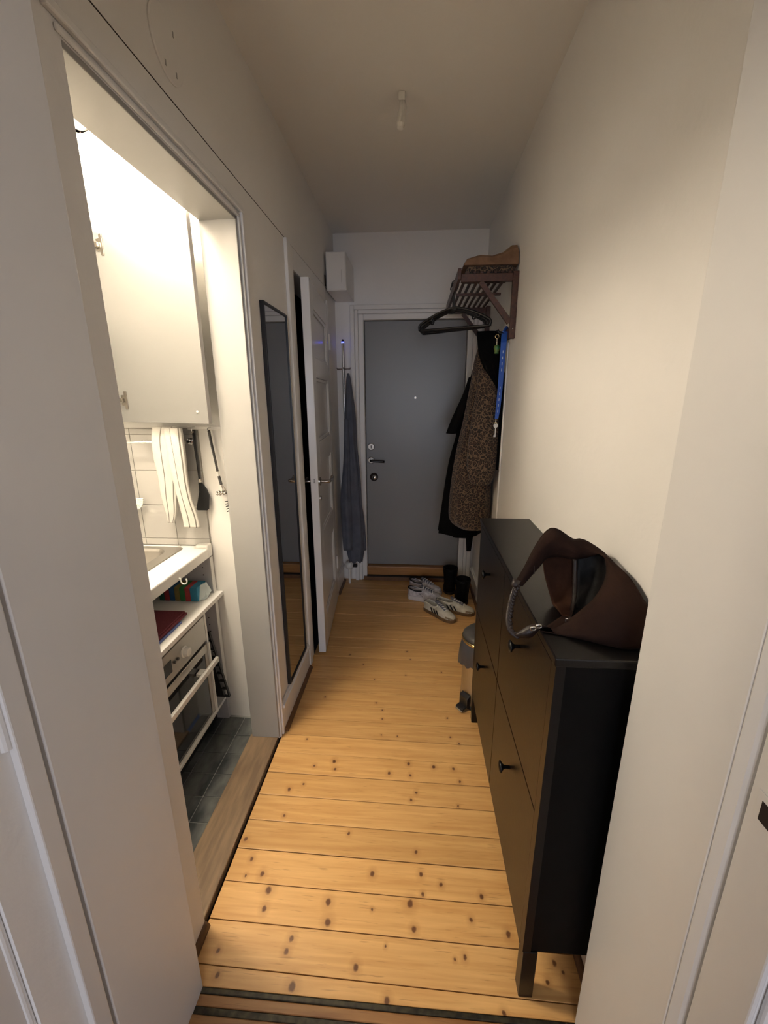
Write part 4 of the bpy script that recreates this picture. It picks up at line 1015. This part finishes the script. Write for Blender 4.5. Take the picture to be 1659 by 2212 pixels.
# ---- shoes
def shoe_half(st, opening, side, n=9):
    """rows of one side of an upper; st = (s, halfwidth, top height, ridge height)"""
    rows = []
    for (y, w, h, open_) in st:
        r = []
        for k in range(n):
            u = k / (n - 1)
            if open_:                                   # side wall ending at the collar
                x = w * (1 - .10 * math.sin(u * PI / 2) * (1 if u < .7 else 1.1) - .12 * u * u)
                z = h * u
            else:                                       # arch over the foot
                a = u * PI / 2
                x = w * (math.cos(a) ** .62)
                z = h * (math.sin(a) ** .85)
            r.append((side * x, y, z + .018))
        rows.append(r)
    return rows
def shoe(name, label, group, toe, heel, style, z=0.0, flip=1, lean=0.0):
    toe, heel = Vector(toe), Vector(heel)
    v = toe - heel; L_ = v.length
    t = thing(name, label, 'shoe', (heel.x, heel.y, z), math.atan2(v.y, v.x) - PI / 2, group)
    k = L_ / .28
    run = style == 'run'
    mu = 'sh_run' if run else 'sh_white'
    # local +y = toe; width table along the length
    tab = [(0.0, .022, .052), (.010, .030, .062), (.05, .034, .058), (.09, .034, .052), (.125, .036, .062)]
    st = [(y * k, w, h + (.012 if run else 0), True) for (y, w, h) in tab]
    tab2 = [(.126, .0362, .068), (.155, .039, .060), (.185, .041, .050), (.215, .041, .041), (.245, .036, .034), (.265, .026, .026), (.276, .012, .014)]
    st2 = [(y * k, w, h + (.012 if run else 0), False) for (y, w, h) in tab2]
    b = B()
    for s in (-1, 1):
        b.sheet(shoe_half(st + st2, None, s))
    # close the heel
    hr = shoe_half(st[:1], None, 1)[0]; hl = shoe_half(st[:1], None, -1)[0]
    b.sheet([hl, [((p[0] + q[0]) / 2, -.006, p[2]) for p, q in zip(hl, hr)], hr])
    obj('upper', b, mu, t, smooth=True, local=True, weld=True, solid=.003)
    # sole
    def outline(z, g):
        pts = [(y * k, w + g) for (y, w, h) in tab + tab2[1:]]
        pts[-1] = (pts[-1][0] + g, .010)
        r = [(w, y, z) for y, w in pts] + [(-w, y, z) for y, w in reversed(pts)] + [(0, -.008 - g, z)]
        return r
    if run:
        b = B().loft([outline(.001, .002), outline(.010, .006), outline(.030, .005), outline(.036, .002)])
    else:
        b = B().loft([outline(.001, .002), outline(.004, .005), outline(.021, .006), outline(.026, .003)])
    so = obj('sole', b, 'sole_w' if run else 'gum', t, smooth=False, local=True)
    obj('insole', B().loft([outline(.024, -.006), outline(.028, -.006)]), 'gap' if run else 'sh_grey', t, local=True)
    tl = B().sheet([[(x * .017, y * k, h + .021) for x, dz in ((-1, 0), (-.5, .004), (0, .006), (.5, .004), (1, 0))] for (y, h) in ((.100, .098 if run else .086), (.118, .088 if run else .076), (.14, .080 if run else .068), (.17, .072 if run else .058), (.20, .058 if run else .047))])
    obj('tongue', tl, 'sh_grey', t, smooth=True, local=True, solid=.004)
    for i in range(5):
        y = (.128 + .018 * i) * k; h = (.086 if run else .074) - .0062 * i + .020 + (.008 if run else 0)
        obj('lace', B().tube(smoothpath([(-.020, y, h - .012), (-.008, y + .004, h), (.008, y - .002, h), (.020, y + .003, h - .012)], 3), .0030, 6), 'white_pl', t, smooth=True, local=True)
    for s in (-1, 1):
        if not run:
            for i in range(3):
                y = (.100 + .027 * i) * k
                rows = []
                for uu in range(6):
                    u = uu / 5
                    zz = .026 + .030 * u; yy = y - .026 * u
                    wv = .0385 - .0022 * u + (.0022 if i == 2 else 0) - (.006 * u * u)
                    rows.append([(s * (wv + .0025), yy, zz), (s * (wv + .0025), yy + .0135, zz)])
                obj('stripe', B().sheet(rows), 'blackp', t, local=True, solid=.0012)
            obj('heel_tab' if s < 0 else 'toe_guard', B().box(-.012, .012, -.010, -.0065, .05, .074) if s < 0 else B().loft([[(w * q, y * k, .0225 + h) for q in (-1, -.7, 0, .7, 1)] + [(w * q * .95, y * k, .0225) for q in (1, .7, 0, -.7, -1)] for y, w, h in ((.225, .0420, .020), (.250, .036, .018), (.268, .025, .013), (.279, .012, .005))]), 'sh_grey' if s < 0 else 'sh_toe', t, local=True, bevel=0.002)
        else:
            rows = [[(s * .0385, y, z0), (s * .0385, y + .006, z0 + .004)] for y, z0 in ((.075, .046), (.095, .058), (.115, .066), (.135, .072))]
            obj('side_line', B().sheet(rows), 'sh_grey', t, local=True, solid=.001)
            rows = [[(s * .0395, y, z0), (s * .0395, y + .005, z0)] for y, z0 in ((.120, .044), (.105, .056), (.092, .068))]
            obj('side_line', B().sheet(rows), 'sh_grey', t, local=True, solid=.001)
    if run:
        obj('heel_mark', B().box(-.0385, -.0380, .012, .034, .020, .024), 'gap', t, local=True)
        obj('collar', B().tube(smoothpath([(-.032, .11, .086), (-.030, .06, .080), (-.024, .012, .090), (0, -.006, .094), (.024, .012, .090), (.030, .06, .080), (.032, .11, .086)], 3), .005, 8), 'lining', t, smooth=True, local=True)
    return t
shoe('striped_sneaker', 'white sneaker with three dark stripes and gum sole lying nearest the pedal bin', 'striped sneakers', (.290, 2.640, 0), (.098, 2.832, 0), 'stripe')
shoe('striped_sneaker', 'white sneaker with three dark stripes and gum sole lying in front of the black boots', 'striped sneakers', (.440, 2.755, 0), (.182, 2.868, 0), 'stripe')
shoe('running_shoe', 'white running shoe with dark heel lining lying on the floorboards', 'running shoes', (.222, 2.930, 0), (-.030, 3.010, 0), 'run')
shoe('running_shoe', 'white running shoe pushed behind its twin near the door sill', 'running shoes', (.222, 3.060, 0), (-.020, 3.165, 0), 'run')

def boot(label, x, y, rz, h):
    t = thing('boot', label, 'boot', (x, y, 0), rz, 'black boots by the entrance door')
    keys = [(0.02, .012, .044, .044, .050), (.05, .010, .043, .046, .050), (.09, 0, .046, .050, 0), (.14, 0, .051, .056, 0), (h - .02, 0, .057, .061, 0), (h, 0, .058, .062, 0)]
    rings = []
    for (z, yo, rx, ry, ft) in keys:
        rings.append([(rx * math.cos(a), yo + ry * math.sin(a) + (ft * max(0, math.sin(a)) * 1.9 if ft else 0), z) for a in [2 * PI * k / 28 for k in range(28)]])
    top = [(p[0] * .9, p[1] * .9, p[2]) for p in rings[-1]]; inn = [(p[0] * .82, p[1] * .82, h - .10) for p in rings[-1]]
    obj('shaft', B().loft(rings + [top, inn]), 'boot', t, smooth=True, local=True)
    ol = lambda z, g: [((.045 + g) * math.cos(a), .012 + (.056 + g) * math.sin(a) + .095 * max(0, math.sin(a)), z) for a in [2 * PI * k / 28 for k in range(28)]]
    obj('sole', B().loft([ol(.001, .001), ol(.004, .003), ol(.0195, .003)]), 'blackp', t, local=True)
    return t
boot('black ankle boot standing in front of its twin beside the right wall', .372, 2.945, 0.10, .200)
boot('black ankle boot standing between its twin and the door sill', .292, 3.120, 0.05, .215)

# ---- brown suede bag on the shoe cabinet
def P3(l): return [at(a, c, Y=y) for (a, c, y) in l]
def resample(pts, n):
    pts = smoothpath(pts, 8)
    L_ = [0]
    for a, c in zip(pts, pts[1:]): L_.append(L_[-1] + (c - a).length)
    out = []; j = 0
    for i in range(n):
        d = L_[-1] * i / (n - 1)
        while j < len(L_) - 2 and L_[j + 1] < d: j += 1
        q = 0 if L_[j + 1] == L_[j] else (d - L_[j]) / (L_[j + 1] - L_[j])
        out.append(pts[j].lerp(pts[j + 1], min(1, q)))
    return out
def patch(c0, c1, n=26, m=10, bulge=(0, 0, 0), ripple=0.0, seed=0):
    a, c = resample(c0, n), resample(c1, n); bv = Vector(bulge); rows = []
    for j in range(m):
        v = j / (m - 1)
        row = []
        for i in range(n):
            u = i / (n - 1)
            p = a[i].lerp(c[i], v) + bv * math.sin(PI * v) * (0.35 + 0.65 * math.sin(PI * u))
            p = p + Vector((-.5, -.8, .2)) * ripple * math.sin(PI * v) * (math.sin(9 * u + 3 * v + seed) + .5 * math.sin(17 * u - 5 * v + seed))
            p.z = max(p.z, CZ + .003); p.x = min(p.x, XR - .006)
            row.append(p)
        rows.append(row)
    return B().sheet(rows)
t = thing('handbag', 'slouchy brown suede shoulder bag lying open on the black shoe cabinet', 'handbag', (.40, .92, CZ))
mouth = P3([(1306, 1202, .965), (1311, 1225, .95), (1306, 1255, .92), (1286, 1290, .89), (1260, 1314, .875), (1237, 1333, .865), (1208, 1354, .86), (1166, 1367, .855)])
outer = P3([(1322, 1212, .96), (1361, 1249, .885), (1391, 1297, .83), (1410, 1325, .80), (1404, 1390, .785), (1345, 1402, .788), (1279, 1389, .812), (1231, 1385, .83), (1168, 1373, .85)])
obj('front_panel', patch(mouth, outer, 34, 12, (-.012, -.022, .006), .0035, 1), 'suede', t, smooth=True, solid=.003)
far_l = P3([(1172, 1206, 1.01), (1176, 1240, 1.005), (1188, 1285, .985), (1200, 1325, .955), (1212, 1350, .915)])
far_m = P3([(1246, 1203, 1.02), (1245, 1240, 1.01), (1243, 1285, .985), (1238, 1315, .955), (1232, 1345, .905)])
far_r = P3([(1302, 1197, 1.0), (1325, 1245, .955), (1335, 1300, .91), (1330, 1345, .88), (1320, 1380, .85)])
obj('back_panel', patch(far_l, far_m, 20, 10, (.004, .012, 0), .002, 4), 'suede2', t, smooth=True, solid=.003)
obj('zip_tape', patch(P3([(1237, 1205, 1.014), (1237, 1240, 1.003), (1236, 1285, .978), (1232, 1315, .949), (1228, 1338, .90)]), P3([(1247, 1205, 1.010), (1247, 1240, 1.0), (1246, 1285, .972), (1240, 1315, .943), (1233, 1338, .896)]), 20, 4, (-.002, -.003, 0)), 'leather', t, smooth=True, solid=.002)
obj('inner_lining', patch(far_m, far_r, 22, 10, (.01, .025, -.004), .004, 7), 'lining', t, smooth=True, solid=.002)
obj('bag_base', patch(P3([(1168, 1373, .85), (1231, 1385, .83), (1279, 1389, .812), (1345, 1402, .788), (1404, 1390, .785)]), P3([(1212, 1352, .915), (1240, 1350, .905), (1290, 1372, .87), (1330, 1380, .85), (1395, 1375, .80)]), 26, 6), 'suede', t, smooth=True, solid=.003)
up = P3([(1324, 1214, .957), (1298, 1189, 1.0), (1261, 1166, 1.02), (1238, 1165, 1.02), (1201, 1142, 1.02), (1180, 1150, 1.015), (1156, 1184, .99), (1135, 1224, .965), (1114, 1258, .935)])
lo = P3([(1308, 1204, .957), (1291, 1197, .985), (1262, 1205, 1.0), (1235, 1207, 1.0), (1206, 1202, 1.0), (1180, 1206, .995), (1166, 1222, .975), (1148, 1242, .955), (1127, 1266, .93)])
obj('strap', patch(up, lo, 40, 8, (-.004, -.016, .006), .003, 2), 'suede', t, smooth=True, solid=.004)
obj('strap_back', patch([p + Vector((.004, .018, -.004)) for p in up], [p + Vector((.003, .016, 0)) for p in lo], 40, 5, (.004, .012, 0), .002, 5), 'suede', t, smooth=True, solid=.003)
hp = resample(P3([(1121, 1260, .933), (1109, 1285, .92), (1102, 1318, .90), (1100, 1345, .882), (1106, 1364, .868), (1119, 1373, .862)]), 60)
for k in range(3):
    strand = []
    for i, p in enumerate(hp):
        a = i * .62 + 2 * PI * k / 3
        strand.append(p + Vector((math.cos(a) * .0042, math.sin(a) * .0030, math.sin(a) * .0030)))
    obj('braid_strand', B().tube(strand, .0046, 6), 'leather', t, smooth=True)
obj('strap_tie', B().tube([at(1117, 1252, Y=.937), at(1113, 1263, Y=.933), at(1118, 1266, Y=.931)], [.010, .0115, .010], 10), 'leather', t, smooth=True)
tab = P3([(1112, 1370, .862), (1128, 1360, .858), (1146, 1350, .858), (1166, 1349, .858), (1178, 1356, .862)])
tab2 = P3([(1114, 1376, .862), (1130, 1377, .856), (1148, 1376, .853), (1166, 1374, .853), (1180, 1370, .858)])
def lift(l): return [Vector((p.x, p.y, max(p.z, CZ + .005))) if p.x > .268 else p for p in l]
tab, tab2 = lift(tab), lift(tab2)
o = obj('leather_tab', B().sheet([resample(tab, 16), [p + Vector((0, -.006, .004)) for p in [a.lerp(c, .5) for a, c in zip(resample(tab, 16), resample(tab2, 16))]], resample(tab2, 16)]), 'leather', t, smooth=True, solid=.003)
for (a, c) in ((1151, 1367), (1164, 1353)):
    p = at(a, c, Y=.846); p.z = max(p.z, CZ + .008)
    obj('ring', B().tube([p + Vector((.006 * math.cos(q), 0, .004 * math.sin(q))) for q in [2 * PI * k / 14 for k in range(14)]], .0022, 6, closed=True), 'nickel', t, smooth=True)
p = at(1223, 1340, Y=.862)
obj('zip_pull', B().box(p.x - .003, p.x + .003, p.y - .003, p.y, p.z - .006, p.z + .006), 'chrome', t, bevel=0.001)
p = at(1154, 1222, Y=.955)
obj('thread_tail', B().tube([p, p + Vector((.001, -.002, -.020))], .0012, 6), 'leather', t)
